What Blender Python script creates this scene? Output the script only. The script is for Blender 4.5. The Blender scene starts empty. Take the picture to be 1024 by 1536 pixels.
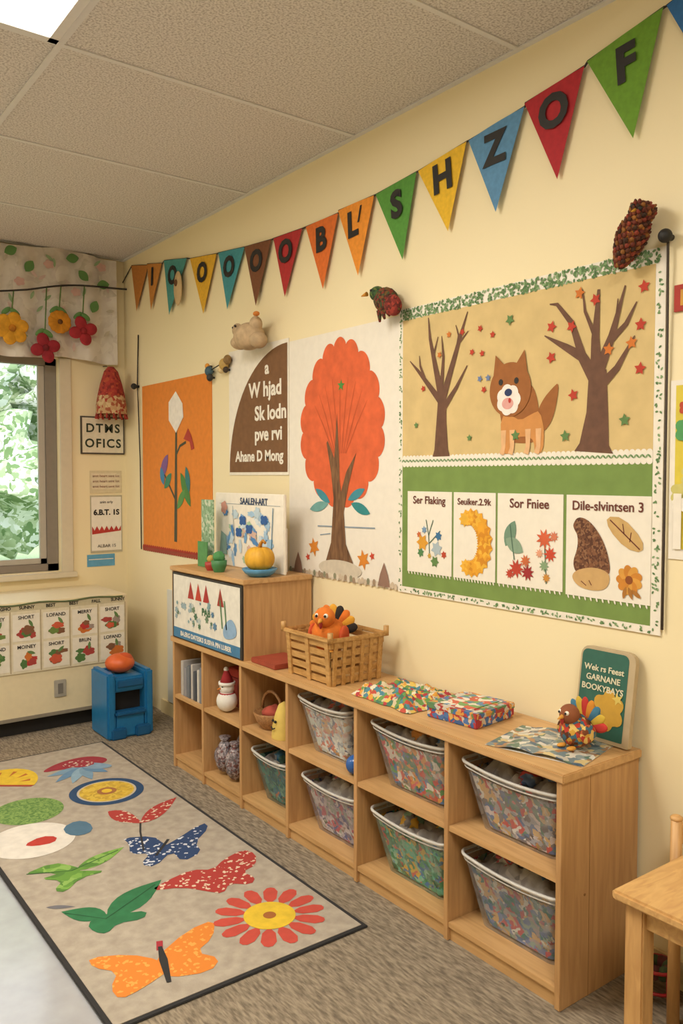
import bpy, bmesh, math, random
from mathutils import Vector, Matrix, noise
random.seed(7)
sc=bpy.context.scene
try:
    sc.view_settings.view_transform='Standard'; sc.view_settings.look='None'
except Exception: pass

# ---------------------------------------------------------------- materials
def lin(h):
    h=h.lstrip('#'); c=[int(h[i:i+2],16)/255 for i in (0,2,4)]
    return tuple(((v/12.92) if v<=.04045 else ((v+.055)/1.055)**2.4) for v in c)+(1,)
MC={}
def base(name):
    m=bpy.data.materials.new(name); m.use_nodes=True
    nt=m.node_tree; b=nt.nodes['Principled BSDF']
    return m,nt,b
def coords(nt,scale=(1,1,1),rot=(0,0,0)):
    tc=nt.nodes.new('ShaderNodeTexCoord'); mp=nt.nodes.new('ShaderNodeMapping')
    mp.inputs['Scale'].default_value=scale; mp.inputs['Rotation'].default_value=rot
    nt.links.new(tc.outputs['Object'],mp.inputs['Vector']); return mp.outputs['Vector']
def add_bump(nt,b,vec,scale,strength,dist=.002):
    n=nt.nodes.new('ShaderNodeTexNoise'); n.inputs['Scale'].default_value=scale; n.inputs['Detail'].default_value=3; out=n.outputs['Fac']
    nt.links.new(vec,n.inputs['Vector'])
    bp=nt.nodes.new('ShaderNodeBump'); bp.inputs['Strength'].default_value=strength; bp.inputs['Distance'].default_value=dist
    nt.links.new(out,bp.inputs['Height']); nt.links.new(bp.outputs['Normal'],b.inputs['Normal'])
def paper(col,rough=.75,var=.06,bump=0,scale=30):
    key=('p',col,rough,var,bump,scale)
    if key in MC: return MC[key]
    m,nt,b=base('paint_'+str(len(MC))); c=lin(col)
    v=coords(nt); n=nt.nodes.new('ShaderNodeTexNoise'); n.inputs['Scale'].default_value=scale; n.inputs['Detail'].default_value=4
    nt.links.new(v,n.inputs['Vector'])
    r=nt.nodes.new('ShaderNodeValToRGB'); r.color_ramp.elements[0].position=.3; r.color_ramp.elements[1].position=.7
    r.color_ramp.elements[0].color=tuple(x*(1-var*1.5) for x in c[:3])+(1,); r.color_ramp.elements[1].color=tuple(min(1,x*(1+var)) for x in c[:3])+(1,)
    nt.links.new(n.outputs['Fac'],r.inputs['Fac']); nt.links.new(r.outputs['Color'],b.inputs['Base Color'])
    b.inputs['Roughness'].default_value=rough
    if bump: add_bump(nt,b,v,scale*6,bump)
    MC[key]=m; return m
def multi(cols,scale=40,rough=.6,warp=.6,haze=None,bump=0):
    key=('m',tuple(cols),scale,rough,warp,haze,bump)
    if key in MC: return MC[key]
    m,nt,b=base('print_'+str(len(MC))); v=coords(nt)
    ns=nt.nodes.new('ShaderNodeTexNoise'); ns.inputs['Scale'].default_value=scale*.5; nt.links.new(v,ns.inputs['Vector'])
    mx=nt.nodes.new('ShaderNodeVectorMath'); mx.operation='MULTIPLY_ADD'; nt.links.new(ns.outputs['Color'],mx.inputs[0])
    mx.inputs[1].default_value=(warp/scale*3,)*3; nt.links.new(v,mx.inputs[2])
    vo=nt.nodes.new('ShaderNodeTexVoronoi'); vo.inputs['Scale'].default_value=scale; nt.links.new(mx.outputs[0],vo.inputs['Vector'])
    sp=nt.nodes.new('ShaderNodeSeparateColor'); nt.links.new(vo.outputs['Color'],sp.inputs[0])
    r=nt.nodes.new('ShaderNodeValToRGB'); r.color_ramp.interpolation='CONSTANT'; e=r.color_ramp.elements
    while len(e)<len(cols): e.new(.5)
    for i,c in enumerate(cols): e[i].position=i/len(cols); e[i].color=lin(c)
    nt.links.new(sp.outputs[0],r.inputs['Fac']); out=r.outputs['Color']
    if haze:
        hc,amt=haze
        n2=nt.nodes.new('ShaderNodeTexNoise'); n2.inputs['Scale'].default_value=13; n2.inputs['Detail'].default_value=5; n2.inputs['Distortion'].default_value=1.5; nt.links.new(v,n2.inputs['Vector'])
        mr=nt.nodes.new('ShaderNodeMapRange'); mr.inputs['From Min'].default_value=.35; mr.inputs['From Max'].default_value=.65; mr.inputs['To Min'].default_value=max(0,amt-.35); mr.inputs['To Max'].default_value=min(1,amt+.35)
        nt.links.new(n2.outputs['Fac'],mr.inputs['Value'])
        mi=nt.nodes.new('ShaderNodeMix'); mi.data_type='RGBA'; nt.links.new(mr.outputs['Result'],mi.inputs['Factor']); nt.links.new(out,mi.inputs[6]); mi.inputs[7].default_value=lin(hc); out=mi.outputs[2]
    nt.links.new(out,b.inputs['Base Color'])
    b.inputs['Roughness'].default_value=rough
    if bump: add_bump(nt,b,v,16,bump,.02)
    MC[key]=m; return m
def clear_plastic(tint):
    key=('cp',tint)
    if key in MC: return MC[key]
    m,nt,b=base('clear_plastic_'+str(len(MC))); v=coords(nt)
    b.inputs['Base Color'].default_value=lin(tint); b.inputs['Roughness'].default_value=.14
    add_bump(nt,b,v,14,.35,.02)
    tr=nt.nodes.new('ShaderNodeBsdfTransparent'); tr.inputs[0].default_value=(.97,.97,.97,1)
    n=nt.nodes.new('ShaderNodeTexNoise'); n.inputs['Scale'].default_value=12; n.inputs['Detail'].default_value=4; n.inputs['Distortion'].default_value=1.5; nt.links.new(v,n.inputs['Vector'])
    mr=nt.nodes.new('ShaderNodeMapRange'); mr.inputs['From Min'].default_value=.35; mr.inputs['From Max'].default_value=.68; mr.inputs['To Min'].default_value=.16; mr.inputs['To Max'].default_value=.50; nt.links.new(n.outputs['Fac'],mr.inputs['Value'])
    mx=nt.nodes.new('ShaderNodeMixShader'); nt.links.new(mr.outputs['Result'],mx.inputs[0]); nt.links.new(tr.outputs[0],mx.inputs[1]); nt.links.new(b.outputs[0],mx.inputs[2])
    nt.links.new(mx.outputs[0],nt.nodes['Material Output'].inputs['Surface'])
    MC[key]=m; return m
def wood(col,dark,scale,rough=.45):
    key=('w',col,dark,scale)
    if key in MC: return MC[key]
    m,nt,b=base('wood_'+str(len(MC))); v=coords(nt,scale)
    n=nt.nodes.new('ShaderNodeTexNoise'); n.inputs['Scale'].default_value=4; n.inputs['Detail'].default_value=6; n.inputs['Distortion'].default_value=.8
    nt.links.new(v,n.inputs['Vector']); r=nt.nodes.new('ShaderNodeValToRGB')
    r.color_ramp.elements[0].position=.3; r.color_ramp.elements[0].color=lin(dark); r.color_ramp.elements[1].position=.65; r.color_ramp.elements[1].color=lin(col)
    nt.links.new(n.outputs['Fac'],r.inputs['Fac']); nt.links.new(r.outputs['Color'],b.inputs['Base Color']); b.inputs['Roughness'].default_value=rough
    MC[key]=m; return m
def emit(name,col,s):
    m,nt,b=base(name); b.inputs['Base Color'].default_value=lin(col); b.inputs['Emission Color'].default_value=lin(col); b.inputs['Emission Strength'].default_value=s; return m
WHITE='#ebe4d6'; BLK='#1c1a18'
WH=paper(WHITE,.7,.03); BK=paper(BLK,.6)
mapleY=wood('#cca26e','#b88f5c',(12,1.0,12)); mapleZ=wood('#c69b68','#b08556',(12,12,1.0)); 

# ---------------------------------------------------------------- builder
class Obj:
    def __init__(s,name): s.name=name; s.bm=bmesh.new(); s.mats=[]
    def mi(s,m):
        if m not in s.mats: s.mats.append(m)
        return s.mats.index(m)
    def face(s,vs,m,smooth=False):
        try: f=s.bm.faces.new(vs)
        except ValueError: return None
        f.material_index=s.mi(m); f.smooth=smooth; return f
    def poly(s,pts,m): return s.face([s.bm.verts.new(p) for p in pts],m)
    def merge(s,tmp,m,M=None,smooth=False):
        k=s.mi(m); mp={}
        for v in tmp.verts: mp[v]=s.bm.verts.new((M@v.co) if M else v.co)
        for f in tmp.faces:
            try:
                g=s.bm.faces.new([mp[v] for v in f.verts]); g.material_index=k; g.smooth=smooth
            except ValueError: pass
        tmp.free()
    def box(s,lo,hi,m,bevel=0,rot=None):
        t=bmesh.new(); bmesh.ops.create_cube(t,size=1)
        lo=Vector(lo);hi=Vector(hi);c=(lo+hi)/2;d=hi-lo
        for v in t.verts: v.co=Vector((v.co.x*d.x,v.co.y*d.y,v.co.z*d.z))
        if bevel: bmesh.ops.bevel(t,geom=t.edges[:],offset=bevel,segments=2,affect='EDGES')
        M=Matrix.Translation(c)
        if rot is not None: M=M@rot.to_4x4()
        s.merge(t,m,M)
    def sph(s,c,r,m,rot=None,seg=20,rings=12,disp=0,dsc=10):
        if not hasattr(r,'__len__'): r=(r,r,r)
        t=bmesh.new(); bmesh.ops.create_uvsphere(t,u_segments=seg,v_segments=rings,radius=1)
        for v in t.verts:
            if disp: v.co*=1+disp*noise.noise(v.co*dsc*.3+Vector(c)*7)
            v.co=Vector((v.co.x*r[0],v.co.y*r[1],v.co.z*r[2]))
        M=Matrix.Translation(c)
        if rot is not None: M=M@rot.to_4x4()
        s.merge(t,m,M,True)
    def cyl(s,p,q,r1,r2,m,seg=16,caps=True,smooth=True):
        p=Vector(p);q=Vector(q);d=q-p
        R=d.to_track_quat('Z','Y').to_matrix()
        a=[s.bm.verts.new(p+R@Vector((math.cos(i*math.tau/seg)*r1,math.sin(i*math.tau/seg)*r1,0))) for i in range(seg)]
        b=[s.bm.verts.new(q+R@Vector((math.cos(i*math.tau/seg)*r2,math.sin(i*math.tau/seg)*r2,0))) for i in range(seg)]
        for i in range(seg): s.face([a[i],a[(i+1)%seg],b[(i+1)%seg],b[i]],m,smooth)
        if caps:
            s.face(a[::-1],m); s.face(b,m)
    def tube(s,pts,r,m,seg=8,closed=False):
        pts=[Vector(p) for p in pts]; n=len(pts); rings=[]
        for i,p in enumerate(pts):
            if closed: d=pts[(i+1)%n]-pts[i-1]
            else: d=pts[min(i+1,n-1)]-pts[max(i-1,0)]
            R=d.to_track_quat('Z','Y').to_matrix(); rr=r[i] if hasattr(r,'__len__') else r
            rings.append([s.bm.verts.new(p+R@Vector((math.cos(k*math.tau/seg)*rr,math.sin(k*math.tau/seg)*rr,0))) for k in range(seg)])
        for i in range(n if closed else n-1):
            a=rings[i];b=rings[(i+1)%n]
            best=min(range(seg),key=lambda o:(a[0].co-b[o].co).length)
            for k in range(seg): s.face([a[k],a[(k+1)%seg],b[(k+1+best)%seg],b[(k+best)%seg]],m,True)
        if not closed: s.face(rings[0][::-1],m); s.face(rings[-1],m)
    def revolve(s,c,prof,m,seg=24,M=None,smooth=True,cap=False):
        c=Vector(c); rings=[]
        for r,z in prof:
            ring=[]
            for i in range(seg):
                v=Vector((r*math.cos(i*math.tau/seg),r*math.sin(i*math.tau/seg),z))
                if M is not None: v=M@v
                ring.append(s.bm.verts.new(c+v))
            rings.append(ring)
        for a,b in zip(rings,rings[1:]):
            for i in range(seg): s.face([a[i],a[(i+1)%seg],b[(i+1)%seg],b[i]],m,smooth)
        if cap: s.face(rings[0][::-1],m); s.face(rings[-1],m)
    def grid(s,fn,nu,nv,m,smooth=True):
        g=[[s.bm.verts.new(fn(i/nu,j/nv)) for j in range(nv+1)] for i in range(nu+1)]
        for i in range(nu):
            for j in range(nv): s.face([g[i][j],g[i+1][j],g[i+1][j+1],g[i][j+1]],m,smooth)
    def text(s,body,M,size,m,bold=.0,ext=.0006,ax='CENTER',sp=1):
        cu=bpy.data.curves.new('t','FONT'); cu.body=body; cu.size=size; cu.align_x=ax; cu.align_y='CENTER'; cu.offset=bold*size; cu.extrude=ext; cu.resolution_u=3; cu.space_character=sp
        o=bpy.data.objects.new('t',cu); sc.collection.objects.link(o)
        bpy.context.view_layer.update()
        me=bpy.data.meshes.new_from_object(o.evaluated_get(bpy.context.evaluated_depsgraph_get()))
        t=bmesh.new(); t.from_mesh(me); s.merge(t,m,M)
        bpy.data.objects.remove(o); bpy.data.curves.remove(cu); bpy.data.meshes.remove(me)
    def done(s,loc=None):
        me=bpy.data.meshes.new(s.name)
        vs=[v.co for v in s.bm.verts]
        if loc is None and vs:
            lo=[min(v[i] for v in vs) for i in range(3)];hi=[max(v[i] for v in vs) for i in range(3)]
            loc=Vector(((lo[0]+hi[0])/2,(lo[1]+hi[1])/2,lo[2]))
        bmesh.ops.translate(s.bm,verts=s.bm.verts[:],vec=-Vector(loc))
        s.bm.to_mesh(me); s.bm.free()
        for m in s.mats: me.materials.append(m)
        o=bpy.data.objects.new(s.name,me); sc.collection.objects.link(o); o.location=loc
        return o
def sm(pts,it=2):
    for _ in range(it):
        q=[]
        for i in range(len(pts)):
            a=pts[i];b=pts[(i+1)%len(pts)]; q+= [(a[0]*.75+b[0]*.25,a[1]*.75+b[1]*.25),(a[0]*.25+b[0]*.75,a[1]*.25+b[1]*.75)]
        pts=q
    return pts
class Pl:
    """a flat sheet to draw on: origin, axes, normal"""
    def __init__(s,ob,o,ux,uy,n,step=.0012):
        s.ob=ob;s.o=Vector(o);s.ux=Vector(ux);s.uy=Vector(uy);s.n=Vector(n);s.step=step
    def P(s,a,b,L): return s.o+s.ux*a+s.uy*b+s.n*(L*s.step)
    def poly(s,pts,m,L=1): s.ob.poly([s.P(a,b,L) for a,b in pts],m)
    def rect(s,a0,b0,a1,b1,m,L=1): s.poly([(a0,b0),(a1,b0),(a1,b1),(a0,b1)],m,L)
    def sheet(s,a0,b0,a1,b1,m,L=1):
        p=[s.P(a,b,0) for a,b in((a0,b0),(a1,b0),(a1,b1),(a0,b1))]; q=[s.P(a,b,L) for a,b in((a0,b0),(a1,b0),(a1,b1),(a0,b1))]
        s.ob.poly(q,m)
        for i in range(4): s.ob.poly([p[i],p[(i+1)%4],q[(i+1)%4],q[i]],m)
    def ell(s,c,rx,ry,m,L=1,rot=0,n=28,lobes=0,amp=0,ph=0):
        pts=[]
        for i in range(n):
            t=i*math.tau/n; k=1+amp*(abs(math.sin(t*lobes/2+ph))-.5) if lobes else 1
            x=rx*k*math.cos(t);y=ry*k*math.sin(t)
            pts.append((c[0]+x*math.cos(rot)-y*math.sin(rot),c[1]+x*math.sin(rot)+y*math.cos(rot)))
        s.poly(pts,m,L)
    def line(s,pts,w,m,L=1):
        if not hasattr(w,'__len__'): w=[w]*len(pts)
        l=[];r=[]
        for i,p in enumerate(pts):
            a=Vector(pts[max(i-1,0)]);b=Vector(pts[min(i+1,len(pts)-1)]); d=(b-a).normalized(); nn=Vector((-d.y,d.x))*w[i]/2
            l.append((p[0]+nn.x,p[1]+nn.y)); r.append((p[0]-nn.x,p[1]-nn.y))
        for i in range(len(pts)-1): s.poly([l[i],l[i+1],r[i+1],r[i]],m,L)
    def leaf(s,c,ln,wd,ang,m,L=1):
        pts=[]
        for i in range(9): t=i/8; pts.append((-ln/2+ln*t,wd/2*math.sin(math.pi*t)**.8))
        for i in range(7,0,-1): t=i/8; pts.append((-ln/2+ln*t,-wd/2*math.sin(math.pi*t)**.8))
        ca,sa=math.cos(ang),math.sin(ang)
        s.poly([(c[0]+x*ca-y*sa,c[1]+x*sa+y*ca) for x,y in pts],m,L)
    def star(s,c,r,m,L=1,n=5,inner=.45,rot=0):
        pts=[]
        for i in range(2*n):
            t=rot+i*math.pi/n; k=r if i%2==0 else r*inner
            pts.append((c[0]+k*math.cos(t),c[1]+k*math.sin(t)))
        s.poly(pts,m,L)
    def text(s,body,c,size,m,L=1,rot=0,bold=.02,ax='CENTER',sp=1):
        tx=s.uy.cross(s.n); R=Matrix((tx,s.uy,s.n)).transposed()
        M=Matrix.Translation(s.P(c[0],c[1],L))@R.to_4x4()@Matrix.Rotation(rot,4,'Z')
        s.ob.text(body,M,size,m,bold,.0004,ax,sp)

W=2.205;H=2.946;D=5.40;XL=-2.6;YF=-2.6
# ---------------------------------------------------------------- room shell
def wallmat():
    m,nt,b=base('cream_wall_paint'); v=coords(nt)
    n=nt.nodes.new('ShaderNodeTexNoise'); n.inputs['Scale'].default_value=1.2; n.inputs['Detail'].default_value=2; nt.links.new(v,n.inputs['Vector'])
    r=nt.nodes.new('ShaderNodeValToRGB'); r.color_ramp.elements[0].color=lin('#ebdbb1'); r.color_ramp.elements[1].color=lin('#efe1ba')
    nt.links.new(n.outputs['Fac'],r.inputs['Fac']); nt.links.new(r.outputs['Color'],b.inputs['Base Color']); b.inputs['Roughness'].default_value=.6
    add_bump(nt,b,v,180,.12,.001); return m
WM=wallmat()
def solid(name,lo,hi,m,bevel=0):
    o=Obj(name); o.box(lo,hi,m,bevel); return o.done()
solid('wall_right',(W,YF-.15,0),(W+.15,D+.15,H),WM)
solid('wall_left',(XL-.15,YF-.15,0),(XL,D+.15,H),WM)
solid('wall_front',(XL,YF-.15,0),(W,YF,H),WM)
wx0,wx1,wz0,wz1=.35,1.76,.88,2.26
o=Obj('wall_back')
o.box((XL,D,0),(wx0,D+.15,H),WM); o.box((wx1,D,0),(W,D+.15,H),WM); o.box((wx0,D,0),(wx1,D+.15,wz0),WM); o.box((wx0,D,wz1),(wx1,D+.15,H),WM)
o.done()
def vinyl():
    m,nt,b=base('vinyl_floor'); v=coords(nt)
    n=nt.nodes.new('ShaderNodeTexNoise'); n.inputs['Scale'].default_value=14; n.inputs['Detail'].default_value=5; nt.links.new(v,n.inputs['Vector'])
    r=nt.nodes.new('ShaderNodeValToRGB'); r.color_ramp.elements[0].color=lin('#a0a0a4'); r.color_ramp.elements[1].color=lin('#babcc0')
    nt.links.new(n.outputs['Fac'],r.inputs['Fac']); nt.links.new(r.outputs['Color'],b.inputs['Base Color']); b.inputs['Roughness'].default_value=.16
    b.inputs['Coat Weight'].default_value=.8; b.inputs['Coat Roughness'].default_value=.12; return m
solid('floor',(XL-.15,YF-.15,-.1),(W+.15,D+.15,0),vinyl())
def carpetmat():
    m,nt,b=base('loop_carpet'); vs=coords(nt,(1,.22,1),(0,0,.9))
    n=nt.nodes.new('ShaderNodeTexNoise'); n.inputs['Scale'].default_value=120; n.inputs['Detail'].default_value=3; nt.links.new(vs,n.inputs['Vector'])
    r=nt.nodes.new('ShaderNodeValToRGB'); r.color_ramp.elements[0].position=.33; r.color_ramp.elements[1].position=.68
    r.color_ramp.elements[0].color=lin('#6b5f50'); r.color_ramp.elements[1].color=lin('#9e907b')
    nt.links.new(n.outputs['Fac'],r.inputs['Fac']); nt.links.new(r.outputs['Color'],b.inputs['Base Color']); b.inputs['Roughness'].default_value=.95
    bp=nt.nodes.new('ShaderNodeBump'); bp.inputs['Strength'].default_value=.5; bp.inputs['Distance'].default_value=.004
    nt.links.new(n.outputs['Fac'],bp.inputs['Height']); nt.links.new(bp.outputs['Normal'],b.inputs['Normal']); return m
solid('carpet',(.82,YF+.01,0),(W-.001,D-.001,.006),carpetmat())
def ceilmat():
    m,nt,b=base('acoustic_tile'); v=coords(nt)
    vo=nt.nodes.new('ShaderNodeTexNoise'); vo.inputs['Scale'].default_value=130; vo.inputs['Detail'].default_value=4; nt.links.new(v,vo.inputs['Vector'])
    r=nt.nodes.new('ShaderNodeValToRGB'); r.color_ramp.elements[0].position=.36; r.color_ramp.elements[1].position=.56
    r.color_ramp.elements[0].color=lin('#b0a9a3'); r.color_ramp.elements[1].color=lin('#dcd7d2')
    nt.links.new(vo.outputs['Fac'],r.inputs['Fac']); nt.links.new(r.outputs['Color'],b.inputs['Base Color']); b.inputs['Roughness'].default_value=.95
    add_bump(nt,b,v,130,.5,.003); return m
solid('ceiling',(XL-.15,YF-.15,H),(W+.15,D+.15,H+.1),ceilmat())
GR=paper('#dad8d6',.5,.02)
o=Obj('trim_1')
ys=[D-.012]+[4.631,3.732,2.833,1.934,1.035,.136,-.763,-1.662]
for y in ys: o.box((XL,y-.010,H-.005),(W-.001,y+.010,H-.0005),GR)
for x in (W-.011,.943,-.318,-1.579): o.box((x-.011,YF,H-.006),(x+.011,D-.001,H-.001),GR)
o.done()
TE=emit('troffer_diffuser','#fff8ec',5)
def troffer(x0,x1,y0,y1,pw):
    o=Obj('ceiling_light')
    o.box((x0,y0,H-.016),(x1,y0+.03,H-.0065),GR);o.box((x0,y1-.03,H-.016),(x1,y1,H-.0065),GR);o.box((x0,y0,H-.016),(x0+.03,y1,H-.0065),GR);o.box((x1-.03,y0,H-.016),(x1,y1,H-.0065),GR)
    o.box((x0+.03,y0+.03,H-.011),(x1-.03,y1-.03,H-.0067),TE)
    o.done()
    l=bpy.data.lights.new('troffer_lamp','AREA'); l.shape='RECTANGLE'; l.size=x1-x0-.1; l.size_y=y1-y0-.1; l.energy=pw; l.color=(1,.94,.84)
    lo=bpy.data.objects.new('troffer_lamp',l); lo.location=((x0+x1)/2,(y0+y1)/2,H-.03); sc.collection.objects.link(lo)
troffer(-.30,.925,1.95,2.815,44)
troffer(-.30,.925,-.745,.118,51)
troffer(-1.56,-.335,3.75,4.61,34)
solid('baseboard_right',(W-.012,YF,0.006),(W-.0005,4.84,.09),paper('#e2cf9f',.5,.02))

# window
AL=paper('#857b70',.4,.03); TR=paper('#d0c5ac',.5,.02)
o=Obj('window_1')
for (a,b,c,d) in ((wx0,wz0,wx1,wz0+.05),(wx0,wz1-.05,wx1,wz1),(wx0,wz0,wx0+.06,wz1),(wx1-.075,wz0,wx1,wz1),(.95,wz0,1.0,wz1)):
    o.box((a+.001,D+.05,b+.001),(c-.001,D+.10,d-.001),AL,.003)
for (a,b,c,d) in ((wx1-.115,wz0+.05,wx1-.075,wz1-.05),(1.0,wz0+.05,1.03,wz1-.05),(1.0,wz0+.05,wx1-.075,wz0+.085)):
    o.box((a,D+.06,b),(c,D+.09,d),paper('#b0a99c',.4,.02),.002)
gm,nt,b=base('window_glass'); b.inputs['Base Color'].default_value=(1,1,1,1); b.inputs['Roughness'].default_value=.0; b.inputs['Transmission Weight'].default_value=1; b.inputs['IOR'].default_value=1.01
o.box((wx0+.05,D+.074,wz0+.04),(wx1-.08,D+.078,wz1-.04),gm)
o.done()
o=Obj('trim_2')
o.box((wx1+.0,D-.018,wz0-.04),(wx1+.075,D-.001,wz1),TR,.003); o.box((wx0,D-.05,wz0-.04),(wx1+.09,D-.001,wz0-.005),TR,.004)
o.done()
# outside
o=Obj('garden_trees')
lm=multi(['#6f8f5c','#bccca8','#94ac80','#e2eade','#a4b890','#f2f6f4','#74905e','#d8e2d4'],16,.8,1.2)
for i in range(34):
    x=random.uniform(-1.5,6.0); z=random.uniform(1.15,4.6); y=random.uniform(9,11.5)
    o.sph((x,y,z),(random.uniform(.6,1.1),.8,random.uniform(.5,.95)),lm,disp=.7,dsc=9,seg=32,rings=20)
TB=paper('#6a5a48',.9,.2)
for x in (0.6,2.3,3.6): o.cyl((x,9.8,-.099),(x,9.8,3),.12,.07,TB)
o.done()
solid('lawn',(-8,D+.3,-.2),(12,20,-.1),paper('#a8bc8c',.9,.2))
w=bpy.data.worlds.new('sky'); sc.world=w; w.use_nodes=True; bg=w.node_tree.nodes['Background']; bg.inputs[0].default_value=(.84,.92,1,1); bg.inputs[1].default_value=1.9
s=bpy.data.lights.new('sun','SUN'); s.energy=3.2; s.angle=.1; s.color=(1,.96,.88); so=bpy.data.objects.new('sun',s); so.rotation_euler=(math.radians(50),0,math.radians(-15)); sc.collection.objects.link(so)

# heater cabinet under window
HC=paper('#e4d6b2',.5,.02); DK=paper('#1a1714',.8)
o=Obj('heater_cabinet')
o.box((-1.2,4.86,.10),(1.985,D-.055,.775),HC,.006); o.box((-1.2,4.90,.006),(1.96,D-.06,.10),DK)
o.box((-1.2,4.855,.095),(1.985,4.865,.115),paper('#8d8474',.6))
o.box((1.53,4.850,.20),(1.60,4.862,.30),paper('#a8a294',.5),.003); o.box((1.55,4.847,.22),(1.58,4.851,.28),paper('#77726a',.5))
o.done()
solid('trim_3',(-1.2,D-.052,.70),(1.985,D-.002,.775),HC)
def wallR(ob,off=.001): return Pl(ob,(W-off,0,0),(0,1,0),(0,0,1),(-1,0,0))
def wallB(ob,y=D,off=.001): return Pl(ob,(0,y-off,0),(1,0,0),(0,0,1),(0,-1,0))
o=Obj('picture_card_strip'); p=wallB(o,4.855)
p.sheet(.75,.37,1.965,.765,paper('#ded4b8',.7),2)
p.rect(.75,.728,1.965,.765,paper('#c6bc9c',.7),3)
o.tube([(.75+i*.05,4.848,.768+.005*math.sin(i)) for i in range(25)],.005,paper('#5d6a45'))
blobs=['#b5302c','#c9702c','#6a8440','#a8403a','#80563a','#c9583a','#4f763e','#9a8a80']
for i in range(7):
    x0=.79+i*.17
    for r in (0,1):
        z0=.385+r*.17
        p.rect(x0,z0,x0+.15,z0+.155,paper('#e6dfcf',.7,.03),3+.3)
        p.text(random.choice(['MERRY','SHORT','LOFAND','BRUN','MOINEY']),(x0+.075,z0+.135),.028,BK,4.2)
        for k in range(5):
            c=(x0+.04+random.random()*.07,z0+.03+random.random()*.06)
            p.ell(c,.018+random.random()*.018,.012+random.random()*.014,paper(random.choice(blobs),.7),4+k*.2,lobes=5,amp=.3)
        p.leaf((x0+.1,z0+.10),.05,.018,random.random()*3,paper('#5f8048',.7),5.2)
    p.rect(x0+.153,.375,x0+.160,.728,paper('#b5a585',.7),3.4)
for i in range(9): p.text(random.choice(['SUNNY','WIND','MEGHO','BEST','FALL','STOP']),(.84+i*.135,.747),.026,BK,4,bold=.03)
o.done()
# valance
o=Obj('window_valance')
vm=multi(['#d2cabd','#dad2c6','#c2b8ac','#d6cec2','#c8bcb4','#dcd5ca','#b5ad9c','#cfc6ba'],14,.85,1.3,haze=('#d8d0c4',.5))
o.grid(lambda u,v: Vector((-.2+u*2.33,D-.055-.018*math.sin(u*70)*(1-.4*v),2.25+.012*math.sin(u*24)+v*(H-.01-2.25))),160,10,vm)
gl=paper('#5f8a4c',.8); gl2=paper('#8fa880',.8)
p=Pl(o,(0,D-.085,0),(1,0,0),(0,0,1),(0,-1,0))
for c,a in (((1.56,2.80),1),((1.90,2.79),2.4),((1.83,2.89),.2),((1.97,2.60),1.2),((1.45,2.88),.5),((2.03,2.75),.2)): p.leaf(c,.085,.06,a,gl,1)
for i in range(26): p.leaf((random.uniform(1.35,2.1),random.uniform(2.28,2.9)),.06,.02,random.random()*3,random.choice([gl2,paper('#c9b0a8',.8),paper('#b8b0a0',.8)]),.5)
pk=paper('#c9a49a',.8)
for c in ((1.5,2.7),(1.68,2.83),(1.85,2.68),(2.02,2.86)): p.ell(c,.03,.025,pk,.8,lobes=5,amp=.3)
o.done()
def felt_flower(o,c,r,col,n=5,core='#c8872e'):
    c=Vector(c); m=paper(col,.9,.15)
    for i in range(n):
        a=i*math.tau/n+.3
        o.sph(c+Vector((math.cos(a)*r*.55,0,math.sin(a)*r*.55)),(r*.48,.012,r*.42),m,Matrix.Rotation(-a,3,'Y'),16,10)
    o.sph(c+Vector((0,-.012,0)),(r*.22,.012,r*.22),paper(core,.9,.3),None,12,8)
o=Obj('felt_flower_garland')
cord=paper('#2a2622',.7)
pts=[]
for i in range(31):
    t=i/30; x=.9+t*1.285; pts.append((x,D-.10,2.64+.12*max(0,(t-.5)/.5)**1.3-.06*math.sin(t*math.pi*2.2)*.6))
o.tube(pts,.006,cord,6)
def cz(x): return min(pts,key=lambda q:abs(q[0]-x))[2]
for x,z,r,col,n,core in ((1.44,2.40,.10,'#d69a28',6,'#c9801c'),(1.73,2.47,.072,'#c8841c',12,'#6a421a'),(1.64,2.30,.092,'#962430',4,'#7c1d26'),(1.88,2.43,.092,'#a02830',4,'#8a2028'),(1.2,2.40,.09,'#a02830',5,'#d9a23a')):
    o.tube([(x+.02,D-.10,cz(x+.02)),(x+.01,D-.105,(cz(x)+z)/2+.03),(x,D-.11,z+r*.6)],.004,paper('#5a7a3c',.8),6)
    felt_flower(o,(x,D-.125,z),r,col,n,core)
    o.sph((x+.02,D-.115,z+r*1.0),(.035,.006,.018),gl,Matrix.Rotation(.6,3,'Y'),12,8); o.sph((x-.03,D-.113,z+r*1.05),(.035,.006,.016),gl,Matrix.Rotation(-.7,3,'Y'),12,8)
o.done()
o=Obj('wall_sign'); p=wallB(o)
p.sheet(1.895,1.645,2.195,1.895,paper('#4a4238',.6),9); p.rect(1.905,1.655,2.185,1.885,paper('#ddd4bc',.6),9.5)
gt=paper('#24301f',.6)
p.text('DTMS',(2.045,1.815),.080,gt,10,bold=.025,sp=1.22); p.text('OFICS',(2.045,1.715),.080,gt,10,bold=.025,sp=1.2); o.done()
o=Obj('wall_notice_chart'); p=wallB(o)
p.sheet(1.955,1.385,2.175,1.535,paper('#d8c9a4',.7),2); p.rect(1.965,1.41,2.165,1.52,paper('#e0d2b4',.7),3)
for i in range(3): p.text('anst heart sent lot',(2.065,1.50-i*.035),.025,paper('#8a5a48'),4,bold=0)
p.sheet(1.955,.985,2.175,1.37,paper('#b9b096',.7),2); p.rect(1.962,1.0,2.168,1.36,WH,3)
p.text('6.B.T. 1S',(2.065,1.255),.05,BK,4,bold=.04); p.text('anin erly',(2.065,1.325),.026,BK,4,bold=0); p.text('ALBAR 15',(2.065,1.03),.03,BK,4,bold=0)
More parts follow.
